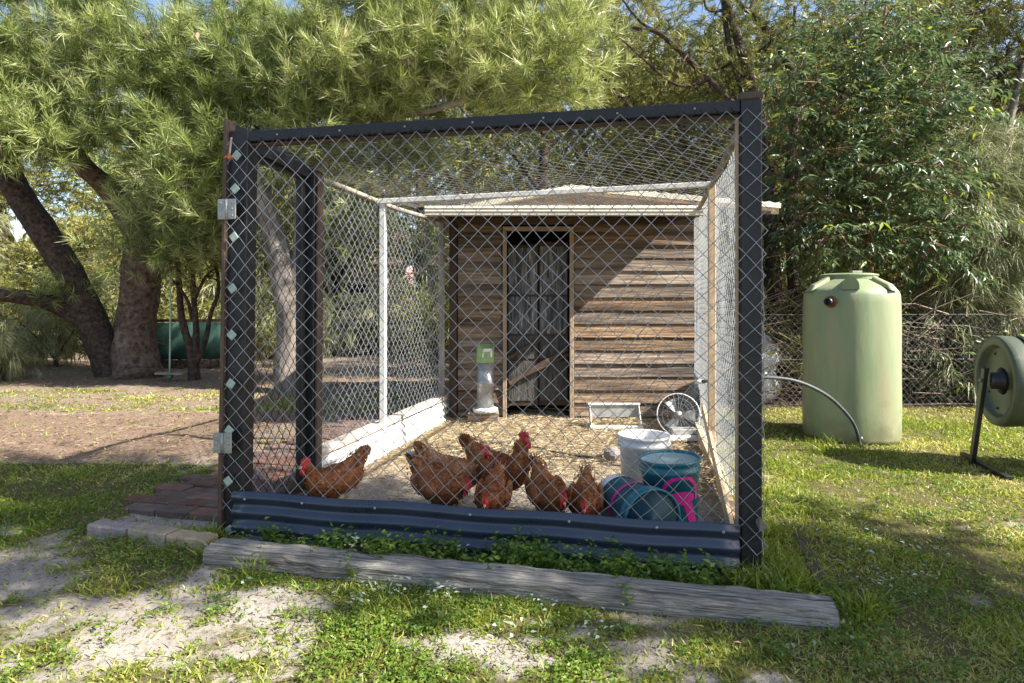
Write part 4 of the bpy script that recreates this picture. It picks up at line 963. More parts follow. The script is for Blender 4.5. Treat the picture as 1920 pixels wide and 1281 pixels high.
hen(1028, 930, 3.20, 286, 'low', 'brown hen facing the mesh with its tail up, second from the buckets', .90)
hen(1098, 940, 3.14, 262, 'low', 'brown hen facing the mesh right beside the tipped teal bucket', .84)

# ------------------------------------------------------------------ water tank, pipe, tumbler, fence on the right
def tank():
    c = Vector((3.06, 5.66, 0)); R_ = .405
    t = thing('water_tank', c, 'pale green plastic water tank with domed top on the lawn', 'water tank')
    th0 = math.atan2(-c.y, -c.x)                          # direction of the camera
    def shape(a):
        d = (a - th0 + math.pi / 8 * 0) % (math.pi / 3); d = min(d, math.pi / 3 - d)
        return 1 - .035 * min(1, d / (math.pi / 6)) + .0
    prof = [(R_ * .985, -.01), (R_ * 1.0, .03), (R_ * 1.01, .25), (R_ * 1.0, .6), (R_ * 1.005, 1.0), (R_ * .995, 1.20), (R_ * .985, 1.265), (R_ * .95, 1.30), (R_ * .89, 1.322), (R_ * .80, 1.345), (R_ * .52, 1.40), (R_ * .50, 1.405)]
    MB().lathe(prof, 96, None, (True, True), shape).build('tank_wall', M['tank'], t, smooth=True, M=Matrix.Translation(c))
    MB().lathe([(.235, 1.395), (.235, 1.435), (.245, 1.438), (.245, 1.452), (.2, 1.462), (.01, 1.468)], 40).build('tank_lid', M['tank'], t, smooth=False, M=Matrix.Translation(c + Vector((.03, .09, 0))), bevel=.004)
    MB().box(c + Vector((.06, .02, 1.475)), (.09, .05, .02)).build('lid_catch', M['grey_metal'], t, bevel=.003)
    # arched inlet scoop on the near side of the dome, and raised wedge ribs
    d = Vector((-c.x, -c.y, 0)).normalized(); s = Vector((-d.y, d.x, 0))
    vs = []; n = 12
    for dep, sc_ in ((.385, 1), (.15, .9)):
        for i in range(n + 1):
            a = math.pi * i / n; vs.append(c + d * dep + s * (.068 * math.cos(a) * sc_) + Vector((0, 0, 1.31 + (.0 if dep > .3 else .06) + .105 * math.sin(a) ** .7 * sc_ * (1 if dep > .3 else .45))))
    k = n + 1; MB().add(vs, [(i, i + 1, k + i + 1, k + i) for i in range(n)] + [tuple(range(n, -1, -1))]).build('inlet_scoop', M['tank'], t, smooth=False)
    for an in (-.95, .95, 2.1, -2.1, math.pi):
        q = d * math.cos(an) + s * math.sin(an); q2 = Vector((-q.y, q.x, 0))
        MB().add([c + q * .41 + q2 * .05 + Vector((0, 0, 1.30)), c + q * .41 - q2 * .05 + Vector((0, 0, 1.30)), c + q * .22 - q2 * .03 + Vector((0, 0, 1.39)), c + q * .22 + q2 * .03 + Vector((0, 0, 1.39)),
                  c + q * .37 + q2 * .035 + Vector((0, 0, 1.355)), c + q * .37 - q2 * .035 + Vector((0, 0, 1.355)), c + q * .22 - q2 * .025 + Vector((0, 0, 1.43)), c + q * .22 + q2 * .025 + Vector((0, 0, 1.43))],
                 [(0, 4, 5, 1), (4, 7, 6, 5), (0, 3, 7, 4), (1, 5, 6, 2)]).build('dome_rib', M['tank'], t, bevel=.008)
    # overflow outlet
    o = W(1541, 566, 5.3); q = (Vector((o.x, o.y, 0)) - Vector((c.x, c.y, 0))).normalized(); b = Vector((c.x, c.y, o.z)) + q * (R_ - .012)
    qm = q.to_track_quat('Z', 'Y').to_matrix().to_4x4()
    MB().lathe([(.052, 0), (.052, .008), (.03, .016)], 20).build('outlet_ring', M['rust'], t, smooth=True, M=Matrix.Translation(b) @ qm)
    MB().lathe([(.033, 0), (.033, .07), (.027, .072), (.027, .03)], 20).build('outlet_pipe', M['plastic_black'], t, smooth=True, M=Matrix.Translation(b) @ qm)
tank()
pts = cr([W(1312, 716, 5.1), W(1370, 711, 4.95), W(1430, 708, 4.85), W(1490, 714, 4.85), W(1545, 738, 4.9), W(1582, 770, 5.0), W(1603, 800, 5.07), G(1613, 836)], 5)
t = thing('water_pipe', G(1613, 836), 'grey poly pipe arching from the run wall down to the grass by the tank', 'pipe')
MB().tube(pts, .0135, 10).build('pipe', M['hose'], t, smooth=True)
q = Vector(G(1613, 836)); MB().tube([q + Vector((0, 0, .08)), q + Vector((0, 0, .05)), q + Vector((0, 0, .03)), q + Vector((.0, 0, -.02))], [.018, .028, .022, .03], 10).build('valve', M['plastic_black'], t, smooth=True)
q = Vector(pts[0]); MB().tube([q + Vector((-.04, 0, 0)), q + Vector((.05, -.01, 0))], .017, 10).build('coupling', M['white_plastic'], t, smooth=True)

def tumbler():
    c = Vector((3.50, 4.55, .63)); R_ = .325; ax = Vector((.97, -.25, 0)).normalized(); L = .95
    t = thing('compost_tumbler', (c.x, c.y, 0), 'olive and black compost tumbler drum on a bar stand at the right edge', 'compost tumbler')
    s = Vector((-ax.y, ax.x, 0)); up = Vector((0, 0, 1))
    Mx = Matrix(((s.x, up.x, ax.x, c.x), (s.y, up.y, ax.y, c.y), (s.z, up.z, ax.z, c.z), (0, 0, 0, 1)))
    prof = [(.02, .05), (.235, .055), (.246, .045), (.258, .012), (.268, .0), (.320, .004), (R_, .012), (R_ + .004, .04), (R_, .11)]
    MB().lathe(prof, 48, None, (True, False)).build('end_cap', M['olive'], t, smooth=True, M=Mx)
    prof = [(R_, L - .11), (R_ + .004, L - .04), (R_, L - .012), (.26, L), (.24, L - .045), (.02, L - .05)]
    MB().lathe(prof, 48, None, (False, True)).build('end_cap', M['olive'], t, smooth=True, M=Mx)
    MB().lathe([(R_ - .006, .112), (R_ - .004, .12), (R_ - .004, L - .12), (R_ - .006, L - .112)], 60, None, (False, False)).build('drum', M['olive'], t, smooth=True, M=Mx)
    def arcplate(a0, a1, z0, z1, r, m, name, par, n=14):
        vs = []
        for i in range(n + 1):
            a = a0 + (a1 - a0) * i / n
            for rr_, z in ((r, z0), (r, z1), (r - .02, z1), (r - .02, z0)): vs.append((rr_ * math.cos(a), rr_ * math.sin(a), z))
        fs = [(i * 4 + j, i * 4 + (j + 1) % 4, i * 4 + 4 + (j + 1) % 4, i * 4 + 4 + j) for i in range(n) for j in range(4)] + [(0, 1, 2, 3), (n * 4 + 3, n * 4 + 2, n * 4 + 1, n * 4)]
        return MB().add(vs, fs).build(name, m, par, M=Mx)
    # local frame: angle 90 deg = up, 180 = towards the camera side
    pan = arcplate(math.radians(95), math.radians(190), .125, L - .125, R_ + .012, M['plastic_black'], 'hatch', t)
    for k in range(9):
        a = math.radians(112 + k * 7); arcplate(a, a + math.radians(2.6), .19, L - .19, R_ + .019, M['plastic_black'], 'rib', pan, 2)
    arcplate(math.radians(98), math.radians(107), .14, L - .14, R_ + .019, M['lime'], 'lime_strip', t, 4)
    arcplate(math.radians(191), math.radians(203), .22, L - .14, R_ + .016, M['lime'], 'lime_strip', t, 4)
    MB().lathe([(.05, -.03), (.06, -.02), (.06, .04), (.10, .052)], 24).build('axle_boss', M['plastic_black'], t, smooth=True, M=Mx)
    for k in range(8):
        a = k * math.pi / 4 + .3; MB().ball((.215 * math.cos(a), .215 * math.sin(a), .05), (.009, .009, .006), 8, 5).build('bolt', M['plastic_black'], t, smooth=True, M=Mx)
    for end in (-.06, L + .06):
        q = c + ax * end; foot = Vector((q.x, q.y, 0))
        f = foot + s * .12 + ax * (-.03 if end < 0 else .03); f.z = -.02
        beam_obj('leg', f, q + up * .09 - s * .02, .05, .03, M['plastic_black'], t, up=ax)
        beam_obj('foot_bar', foot + s * -.35 + up * .012, foot + s * .35 + up * .012, .04, .03, M['plastic_black'], t)
    m = MB().ball((.0, 0, -.085), (.014, .014, .01), 8, 5); m.build('axle_bolt', M['steel_plate'], t, smooth=True, M=Mx)
tumbler()

def back_fence():
    t = thing('chain_link_fence', (3.3, 7.05, 0), 'weathered chain link boundary fence behind the green water tank', 'fence')
    a = Vector((2.15, 7.05, 0)); b = Vector((11.5, 7.3, 0)); up = Vector((0, 0, 1))
    chain('fence_mesh', a + up * .02, b + up * .02, b + up * 1.08, a + up * 1.06, M['wire_dull'], t, .078, .08, .0020, .02, 12, False)
    for k in (0, .2, .54, .77, 1): 
        p = a.lerp(b, k) + Vector((0, .03, 0)); MB().tube([p - up * .05, p + up * 1.12], .02, 10).build('fence_post', M['grey_metal'], t, smooth=True)
    for z in (.04, .55, 1.06): MB().tube([a + up * z, b + up * (z + .01)], .002, 5).build('strain_wire', M['wire_dull'], t)
back_fence()
# ------------------------------------------------------------------ trees
HOLES = [(150, 350, 75, 60), (205, 300, 45, 45), (232, 175, 28, 36), (275, 15, 55, 40), (120, 235, 26, 16), (205, 410, 40, 28), (760, 245, 34, 22), (385, 30, 26, 60), (545, 20, 24, 26), (1060, 215, 40, 30), (20, 300, 30, 20), (640, 235, 22, 18), (330, 180, 18, 16)]   # openings between the boughs (photo pixels)
def sample_blobs(blobs, mind, holes=()):
    pts = []
    for (c, r, n) in blobs:
        c = np.array(c); r = np.array(r); k = 0; tries = 0
        while k < n and tries < n * 30:
            tries += 1
            d = rng.normal(size=3); d /= np.linalg.norm(d); q = c + d * r * rng.random() ** .45
            if q[2] < .3: continue
            if holes and q[1] > 1:
                u, v = CX + F * q[0] / q[1], CY - F * (q[2] - H) / q[1]
                if any(((u - a) / (c_ * 1.35)) ** 2 + ((v - b) / (d_ * 1.35)) ** 2 < 1 for a, b, c_, d_ in holes): continue
            if pts and np.min(np.linalg.norm(np.array(pts) - q, axis=1)) < mind: continue
            pts.append(q); k += 1
    return np.array(pts)
def px(u, v, Y, ru, rv, rd, n):
    c = W(u, v, Y); return ((c.x, c.y, c.z), (ru / F * Y, rd, rv / F * Y), n)

def tree(name, label, cat, limbs, blobs, style, leaf, bark, group=None, mind=.22, tufts=14, crad=.26, nper=22, nl=.13, nw=.009, cones=0, twig_r=.016, seed=None, tone=.5):
    P0 = Vector(limbs[0][0][0]); root = thing(name, (P0.x, P0.y, 0), label, cat, group)
    att = []; first = True
    for lim in limbs:
        pts = [(*p, r) for p, r in lim]; s = cr(pts, 5); att += [(np.array(q[:3]), q[3]) for q in s[(len(s) // 3 if first else 1):]]
        R_ = [max(.004, q[3]) for q in s]; big = max(R_) > .08
        MB().tube([Vector(q[:3]) for q in s], R_, 16 if big else 8, .10 if big else .05).build('trunk' if first else 'limb', bark, root, smooth=True); first = False
    A = np.array([a for a, _ in att]); AR = np.array([r for _, r in att])
    C = sample_blobs(blobs, mind, HOLES if name == 'banksia_tree' else ()); tw = MB(); Lv = Leaves(); tips = []
    order = np.argsort([np.min(np.linalg.norm(A - c, axis=1)) for c in C]); nodes = [a for a in A]; nr = list(AR)
    for ci in order:
        c = C[ci]; N_ = np.array(nodes); d = np.linalg.norm(N_ - c, axis=1); j = int(np.argmin(d + .3 * np.maximum(0, N_[:, 2] - c[2]))); a = N_[j]; L = d[j]
        mid = (a + c) / 2 + rng.normal(size=3) * L * .10 + np.array([0, 0, L * (.08 if style != 'weep' else .15)])
        r0 = min(nr[j] * .7, twig_r * (1 + L)); s = cr([(*a, r0), (*mid, r0 * .7), (*c, max(.004, r0 * .4))], 3)
        tw.tube([Vector(q[:3]) for q in s], [q[3] for q in s], 5, .06, cap=False)
        nodes += [q[:3] for q in s[2:]]; nr += [q[3] for q in s[2:]]
        tips.append((c, nrmz(c - a)))
    C = np.array([t[0] for t in tips]); DD = np.array([t[1] for t in tips]); n = len(C)
    off = rng.normal(size=(n, tufts, 3)) * np.array([1, 1, .8]) * crad * .62; T = C[:, None] + off
    base_a = np.clip(rng.normal(tone, .16, (n, 1, 1)), 0, 1)
    if style == 'needle':
        D = nrmz(nrmz(off) * .8 + DD[:, None] * .4 + np.array([0, -.05, .45]) + rng.normal(size=off.shape) * .3)
        for i in range(n):
            for j in range(0, tufts, 2): tw.tube([Vector(C[i]), Vector((C[i] + T[i, j]) / 2 + rng.normal(size=3) * .02), Vector(T[i, j])], [.006, .005, .003], 3, cap=False)
        al = rng.random((n, tufts, nper, 1))                   # position along the tuft axis
        P = T[:, :, None] + D[:, :, None] * (al * nl * 1.1 - nl * .7)
        nd_ = nrmz(D[:, :, None] * (.25 + .7 * al) + nrmz(rng.normal(size=P.shape)) * .85)
        LL = nl * rng.uniform(.7, 1.15, P.shape[:3]); bend = (D[:, :, None] * .22 + rng.normal(size=P.shape) * .13) * LL[..., None]
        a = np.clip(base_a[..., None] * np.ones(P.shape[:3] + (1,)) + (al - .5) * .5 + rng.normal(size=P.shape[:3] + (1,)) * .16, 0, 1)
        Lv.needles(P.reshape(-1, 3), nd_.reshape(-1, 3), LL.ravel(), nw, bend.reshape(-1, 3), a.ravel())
    elif style == 'weep':
        k = nper; P = T[:, :, None] + rng.normal(size=(n, tufts, k, 3)) * .04
        out = nrmz(off)[:, :, None] * .7 + DD[:, None, None] * .3
        nd_ = nrmz(out + np.array([0, 0, -.35]) + rng.normal(size=P.shape) * .30); LL = nl * rng.uniform(.5, 1.2, P.shape[:3])
        bend = np.stack([np.zeros(P.shape[:3]), np.zeros(P.shape[:3]), -LL * .55], -1)
        a = np.clip(base_a * np.ones(P.shape[:3]) + rng.normal(size=P.shape[:3]) * .16, 0, 1)
        Lv.needles(P.reshape(-1, 3), nd_.reshape(-1, 3), LL.ravel(), nw, bend.reshape(-1, 3), a.ravel())
    elif style == 'fine':
        k = nper; D = nrmz(nrmz(off) * .7 + DD[:, None] * .5 + rng.normal(size=off.shape) * .35); al = rng.random((n, tufts, k, 1))
        for i in range(n):
            for j in range(0, tufts, 3): tw.tube([Vector(C[i]), Vector(T[i, j])], [.005, .002], 3, cap=False)
        P = T[:, :, None] + D[:, :, None] * (al - .5) * nl * 1.8; nd_ = nrmz(D[:, :, None] * .8 + nrmz(rng.normal(size=P.shape)) * .75)
        LL = nl * rng.uniform(.5, 1.1, P.shape[:3]); a = np.clip(base_a * np.ones(P.shape[:3]) + rng.normal(size=P.shape[:3]) * .2, 0, 1)
        Lv.needles(P.reshape(-1, 3), nd_.reshape(-1, 3), LL.ravel(), nw, None, a.ravel())
    else:                                                      # broad drooping leaves along twiglets
        k = nper; D = nrmz(nrmz(off) * np.array([1, 1, .5]) + DD[:, None] * .5 + np.array([0, 0, -.12]))
        for i in range(n):
            for j in range(0, tufts, 2): tw.tube([Vector(C[i]), Vector(T[i, j])], [.005, .002], 3, cap=False)
        al = np.linspace(-1, 1, k)[None, None, :, None] + rng.normal(size=(n, tufts, k, 1)) * .1
        P = T[:, :, None] + D[:, :, None] * al * nl * 1.2
        sd = nrmz(np.cross(D, np.array([0, 0, 1.])))[:, :, None] * np.where(np.arange(k) % 2, 1, -1)[None, None, :, None]
        nd_ = nrmz(D[:, :, None] * .6 + sd * .8 + np.array([0, 0, -.38]) + rng.normal(size=P.shape) * .25); LL = nl * rng.uniform(.6, 1.15, P.shape[:3])
        new = (al[..., 0] > .7) & (rng.random((n, tufts, 1)) < .3)
        a = np.clip(base_a * np.ones(P.shape[:3]) * .8 + rng.normal(size=P.shape[:3]) * .12 + new * .5, 0, 1)
        Lv.leaves(P.reshape(-1, 3), nd_.reshape(-1, 3), LL.ravel(), LL.ravel() * nw, fold=.3, droop=.22, a=a.ravel())
    if tw.v: tag(tw.build('twigs', bark, root), kind='stuff')
    link('crown', Lv.mesh('crown', leaf), root)
    for k in range(cones):
        c = Vector(T[rng.integers(n), rng.integers(tufts)]); d = Vector((rnd.uniform(-.3, .3), rnd.uniform(-.3, .3), 1)).normalized()
        MB().tube([c, c + d * .02, c + d * .06, c + d * .10, c + d * .115], [.01, .026, .03, .024, .008], 8, .12).build('cone', M['cone'], root, smooth=True)
    return root

def pl(*a):                                                   # limb from pixels: (u, v, Y, r)
    return [(W(u, v, Y), r) for u, v, Y, r in a]

# big banksia left of the run
b0 = G(258, 712)
tree('banksia_tree', 'big rough-barked banksia tree with upright trunk and swing, left of the run', 'tree',
     [pl((258, 722, 10.0, .42), (256, 695, 10.1, .36), (255, 620, 10.2, .30), (262, 540, 10.2, .29), (276, 470, 10.2, .32), (288, 425, 10.2, .28)),
      pl((272, 470, 10.2, .2), (215, 370, 10.1, .17), (150, 300, 9.9, .14), (95, 200, 9.8, .10), (60, 80, 9.6, .06), (40, -40, 9.5, .03)),
      pl((288, 450, 10.2, .22), (305, 330, 10.2, .17), (300, 200, 10.2, .14), (330, 60, 10, .10), (345, -90, 9.9, .06)),
      pl((292, 455, 10.1, .18), (350, 390, 9.9, .13), (430, 300, 9.5, .10), (530, 210, 9.2, .07), (650, 120, 9.0, .04)),
      pl((296, 440, 10.1, .12), (330, 420, 9.5, .08), (380, 400, 9.0, .05), (430, 390, 8.7, .03))],
     [px(60, 90, 9.2, 130, 110, 1.0, 37), px(230, 90, 9.4, 150, 120, 1.1, 43), px(90, 250, 9.0, 130, 55, .7, 18), px(300, 250, 9.3, 130, 120, .9, 33), px(395, 300, 8.9, 90, 140, .8, 30), px(430, 110, 9.2, 140, 120, 1.0, 43), px(560, 130, 9.0, 110, 110, .9, 33), px(250, 385, 9.1, 60, 40, .4, 6), px(265, 468, 9.0, 55, 26, .3, 5), px(370, 440, 9.0, 70, 40, .5, 10), px(300, -60, 9.6, 400, 80, 1.5, 43)],
     'needle', M['banksia'], M['bark'], tufts=15, crad=.29, nper=42, nl=.175, nw=.0068, cones=22, mind=.36)
# leaning trunk
tree('banksia_tree', 'banksia with dark trunk leaning to the left edge beside the swing tree', 'tree',
     [pl((222, 722, 10.2, .27), (205, 680, 10.2, .24), (175, 610, 10.1, .23), (140, 530, 10.0, .21), (85, 440, 9.9, .20), (25, 345, 9.8, .19), (-15, 270, 9.7, .17), (-40, 200, 9.6, .12)),
      pl((172, 610, 10.1, .16), (130, 585, 10.0, .14), (75, 562, 9.8, .12), (10, 553, 9.6, .11), (-70, 545, 9.4, .08)),
      pl((10, 320, 9.8, .12), (25, 270, 9.7, .10), (45, 200, 9.6, .08), (40, 100, 9.5, .05))],
     [px(-40, 150, 9.5, 110, 130, 1, 27), px(40, 205, 9.1, 90, 60, .6, 16), px(125, 540, 9.9, 35, 30, .3, 4)],
     'needle', M['banksia'], M['bark_dark'], tufts=15, crad=.29, nper=42, nl=.175, nw=.0068, cones=4, mind=.36)
# banksia whose trunk stands behind the gate
tree('banksia_tree', 'spreading banksia with forked pale trunk seen through the run gate', 'tree',
     [pl((548, 746, 8.4, .27), (546, 700, 8.4, .22), (548, 620, 8.4, .20), (538, 540, 8.4, .19), (522, 470, 8.4, .16), (500, 400, 8.4, .13), (490, 330, 8.4, .10), (500, 240, 8.5, .08)),
      pl((545, 560, 8.4, .13), (565, 480, 8.4, .12), (572, 400, 8.4, .11), (600, 310, 8.4, .10), (680, 220, 8.5, .085), (800, 130, 8.5, .07), (940, 60, 8.6, .045), (1060, 20, 8.6, .03)),
      pl((600, 310, 8.4, .09), (640, 200, 8.5, .07), (670, 90, 8.6, .055), (700, -40, 8.6, .04)),
      pl((680, 220, 8.5, .07), (790, 210, 8.3, .05), (900, 180, 8.1, .04), (1020, 150, 8.0, .025))],
     [px(690, 150, 8.4, 120, 90, .9, 33), px(800, 130, 8.3, 130, 90, .9, 33), px(930, 130, 8.1, 130, 80, .8, 31), px(1040, 110, 8.0, 90, 80, .7, 19), px(760, 20, 8.6, 200, 70, 1.0, 33), px(980, 20, 8.5, 150, 50, .9, 22), px(600, 260, 8.4, 80, 60, .6, 13), px(640, 390, 8.6, 50, 60, .5, 7), px(720, 255, 8.6, 130, 50, .6, 15)],
     'needle', M['banksia2'], M['bark_grey'], tufts=15, crad=.28, nper=42, nl=.17, nw=.0068, cones=18, mind=.36)
# small many-stemmed tree
tree('small_tree', 'small dark many-stemmed tree between the swing tree and the run', 'tree',
     [pl((362, 728, 9.7, .11), (364, 700, 9.7, .085), (355, 650, 9.7, .06), (340, 590, 9.7, .05), (335, 520, 9.7, .04), (330, 440, 9.7, .025)),
      pl((365, 695, 9.7, .06), (368, 620, 9.7, .05), (362, 540, 9.7, .04), (364, 460, 9.7, .03), (370, 400, 9.7, .02)),
      pl((368, 680, 9.7, .05), (385, 640, 9.7, .04), (395, 590, 9.7, .035), (410, 540, 9.7, .03), (400, 470, 9.7, .02)),
      pl((360, 600, 9.7, .03), (350, 560, 9.7, .025), (320, 520, 9.6, .015)),
      pl((366, 560, 9.7, .03), (385, 520, 9.7, .022), (408, 500, 9.7, .012))],
     [px(345, 455, 9.6, 70, 60, .6, 12), px(400, 470, 9.6, 50, 60, .5, 9)], 'fine', M['sheoak'], M['bark_dark'], tufts=12, crad=.3, nper=26, nl=.09, nw=.008, mind=.25)
# dark sheoak rising behind the right post
tree('sheoak_tree', 'dark multi-stemmed sheoak rising behind the right front post', 'tree',
     [pl((1462, 790, 7.9, .12), (1455, 640, 8.0, .10), (1446, 440, 8.2, .09), (1436, 280, 8.5, .085), (1412, 170, 8.6, .075), (1385, 80, 8.7, .06), (1352, -40, 8.8, .045)),
      pl((1440, 300, 8.5, .06), (1400, 190, 8.6, .05), (1370, 100, 8.7, .04), (1358, 20, 8.8, .035), (1350, -60, 8.8, .02)),
      pl((1420, 240, 8.5, .05), (1330, 150, 8.5, .042), (1240, 65, 8.5, .036), (1200, 55, 8.5, .03), (1140, 30, 8.5, .022), (1090, 5, 8.5, .012)),
      pl((1240, 65, 8.5, .028), (1200, 40, 8.5, .02), (1160, -10, 8.5, .014), (1130, -40, 8.5, .01)),
      pl((1500, 800, 7.9, .09), (1490, 560, 8.1, .075), (1478, 360, 8.4, .065), (1490, 160, 8.6, .055), (1440, 60, 8.7, .045), (1380, 0, 8.8, .03)),
      pl((1480, 380, 8.4, .05), (1540, 180, 8.7, .04), (1600, 60, 8.8, .03), (1640, -30, 8.8, .02)),
      pl((1330, 150, 8.5, .025), (1270, 160, 8.5, .02), (1200, 105, 8.5, .016), (1150, 60, 8.5, .01)),
      pl((1455, 600, 8.0, .07), (1400, 420, 8.3, .05), (1290, 300, 8.7, .04), (1180, 200, 8.9, .03), (1120, 130, 8.9, .02))],
     [px(1230, 150, 9.2, 130, 90, .9, 23), px(1370, 130, 9.2, 120, 120, .9, 21), px(1480, 60, 9.0, 120, 80, .9, 18), px(1200, 270, 9.6, 180, 60, .8, 23), px(1340, 290, 9.4, 110, 70, .8, 16), px(1250, 40, 9.0, 90, 50, .7, 5)],
     'fine', M['sheoak'], M['bark_dark'], tufts=16, crad=.42, nper=32, nl=.10, nw=.008, mind=.28, tone=.48)
# broad-leaved sapling above the tank
tree('sapling_tree', 'glossy broad-leaved sapling with reddish stem towering over the water tank', 'tree',
     [pl((1640, 790, 7.45, .05), (1634, 620, 7.50, .045), (1630, 480, 7.50, .04), (1628, 360, 7.50, .038), (1626, 250, 7.50, .032), (1645, 130, 7.50, .025), (1660, 20, 7.50, .016), (1665, -50, 7.50, .01)),
      pl((1628, 340, 7.50, .02), (1700, 250, 7.30, .015), (1770, 190, 7.20, .012), (1840, 170, 7.10, .006)),
      pl((1628, 300, 7.50, .02), (1560, 220, 7.40, .016), (1500, 130, 7.40, .010)),
      pl((1630, 420, 7.50, .02), (1570, 400, 7.20, .014), (1510, 400, 7.10, .008)),
      pl((1630, 450, 7.50, .02), (1700, 420, 7.20, .014), (1770, 440, 7.10, .008))],
     [px(1630, 60, 7.50, 130, 70, .7, 22), px(1580, 160, 7.50, 120, 70, .7, 18), px(1700, 130, 7.40, 90, 80, .6, 15), px(1650, 250, 7.30, 130, 80, .7, 25), px(1770, 190, 7.20, 90, 30, .4, 8), px(1560, 320, 7.30, 110, 80, .6, 18), px(1690, 330, 7.20, 100, 60, .6, 15), px(1560, 440, 7.20, 100, 60, .5, 13), px(1670, 450, 7.20, 110, 50, .5, 13), px(1750, 450, 7.10, 80, 50, .4, 6), px(1520, 240, 7.50, 80, 80, .6, 11)],
     'broad', M['broad'], M['bark_red'], tufts=10, crad=.32, nper=10, nl=.115, nw=.27, mind=.24, tone=.42)
# weeping grey-green she-oak at the right edge
tree('weeping_tree', 'pale grey-green weeping casuarina at the right edge behind the tumbler', 'tree',
     [pl((1890, 800, 8.0, .10), (1885, 600, 8.1, .08), (1880, 420, 8.2, .07), (1890, 250, 8.3, .05), (1920, 120, 8.3, .03)),
      pl((1882, 440, 8.2, .04), (1830, 330, 8.0, .03), (1790, 280, 7.9, .02)), pl((1882, 500, 8.2, .04), (1810, 440, 7.9, .025), (1770, 420, 7.8, .015)),
      pl((1886, 350, 8.2, .04), (1950, 260, 8.1, .03), (2010, 230, 8.0, .02))],
     [px(1850, 330, 8.0, 80, 90, .6, 22), px(1890, 450, 7.9, 80, 90, .6, 22), px(1800, 400, 7.9, 60, 60, .5, 12), px(1980, 330, 8.0, 70, 120, .6, 16), px(1820, 540, 7.8, 60, 50, .4, 8)],
     'weep', M['weeping'], M['bark_grey'], tufts=12, crad=.3, nper=26, nl=.26, nw=.0065, mind=.22)
# dark sheoak limbs entering from the top right
tree('sheoak_tree', 'dark fine-leaved sheoak with low limbs entering at the top right corner', 'tree',
     [pl((2120, 830, 8.8, .17), (2105, 600, 8.8, .14), (2080, 380, 8.8, .13), (2060, 200, 8.8, .11), (2050, 60, 8.8, .08), (2045, -60, 8.8, .05)),
      pl((2065, 250, 8.8, .08), (1980, 110, 8.7, .065), (1900, 125, 8.6, .055), (1845, 140, 8.5, .045), (1780, 120, 8.4, .03), (1700, 110, 8.4, .015)),
      pl((1900, 125, 8.6, .045), (1850, 145, 8.5, .04), (1800, 175, 8.4, .03), (1740, 190, 8.4, .018)),
      pl((2060, 180, 8.8, .07), (1960, 30, 8.7, .05), (1860, 20, 8.6, .035), (1760, 40, 8.6, .02)),
      pl((2060, 300, 8.8, .07), (1950, 200, 8.6, .05), (1870, 230, 8.4, .035), (1820, 260, 8.3, .02))],
     [px(1830, 50, 8.7, 110, 70, .8, 26), px(1920, 60, 8.7, 90, 80, .8, 20), px(1760, 60, 9.0, 90, 70, .8, 16), px(1900, 170, 8.8, 80, 40, .5, 8)],
     'fine', M['sheoak'], M['bark_dark'], tufts=14, crad=.42, nper=30, nl=.11, nw=.0075, mind=.28, tone=.4)

# trees on the sunny side behind the camera, whose shade falls across the foreground
SH = Vector((SUN.x, SUN.y, 0)).normalized()
def shade_tree(S, hgt, blobs, label):
    """crown blobs given as (height, shift along sun, shift across, radius) so their shadow passes over ground point S"""
    base = S + SH * (hgt / SUN.z * math.hypot(SUN.x, SUN.y)); cross = Vector((-SH.y, SH.x, 0))
    bl = []; lm = [[(Vector((base.x, base.y, -.05)), .22), (Vector((base.x + .1, base.y, hgt * .4)), .17), (Vector((base.x, base.y + .1, hgt * .75)), .13), (Vector((base.x, base.y, hgt * 1.1)), .06)]]
    for (z, al, ac, r, n) in blobs:
        # point on the sun ray over S shifted across, at height z
        c = S + SH * (z / SUN.z * math.hypot(SUN.x, SUN.y) + al) + cross * ac; bl.append(((c.x, c.y, z), (r, r, r * .8), n))
    for (c, r, n) in bl:
        a = lm[0][2][0] if c[2] > hgt * .8 else lm[0][1][0]; q = Vector(c); lm.append([(a, .08), ((a + q) / 2 + Vector((0, 0, .2)), .05), (q, .02)])
    return tree('banksia_tree', label, 'tree', lm, bl, 'needle', M['banksia'], M['bark'], tufts=14, crad=.36, nper=16, nl=.14, nw=.016, mind=.28)
shade_tree(Vector((.6, 2.75, 0)), 4.4, [(z, al, ac, r, n) for z, al, ac, r, n in (
    (3.6, -2.2, .15, .5, 11), (4.2, -1.0, .0, .55, 14), (4.8, .2, .15, .55, 14), (4.6, -2.8, -.3, .5, 10), (5.3, 1.1, -.15, .55, 13), (3.4, .7, -.35, .45, 9), (3.7, 1.7, .05, .45, 9), (5.4, -1.5, .5, .42, 8),
    (4.4, .9, .62, .40, 8), (4.3, 2.4, .2, .4, 8), (4.6, -.2, .62, .35, 6), (3.9, -3.2, .3, .4, 7))],
    'banksia standing to the right of the photographer, shading the front of the run')
shade_tree(Vector((-2.0, 3.55, 0)), 5.6, [(5.6, -.6, .1, .6, 13), (6.2, .4, .15, .6, 13), (5.2, .6, -.1, .5, 10), (6.4, -1.4, .3, .5, 10), (5.0, -1.8, .1, .45, 8), (5.8, .2, -.75, .36, 5)],
    'taller banksia behind the photographer, shading the lawn left of the run')

def rank(items, labels):
    """label each copy by its order from the left"""
    words = ['leftmost', 'second', 'third', 'fourth', 'fifth', 'sixth', 'seventh', 'eighth', 'ninth', 'tenth', 'eleventh', 'twelfth', 'thirteenth', 'fourteenth', 'fifteenth', 'sixteenth']
    for k in set(i[1] for i in items):
        row = sorted([i for i in items if i[1] == k], key=lambda i: i[0])
        for j, (_, _, o) in enumerate(row):
            o['label'] = labels[k] + (', the leftmost' if j == 0 else ', the rightmost' if j == len(row) - 1 else ', %s from the left' % words[j])
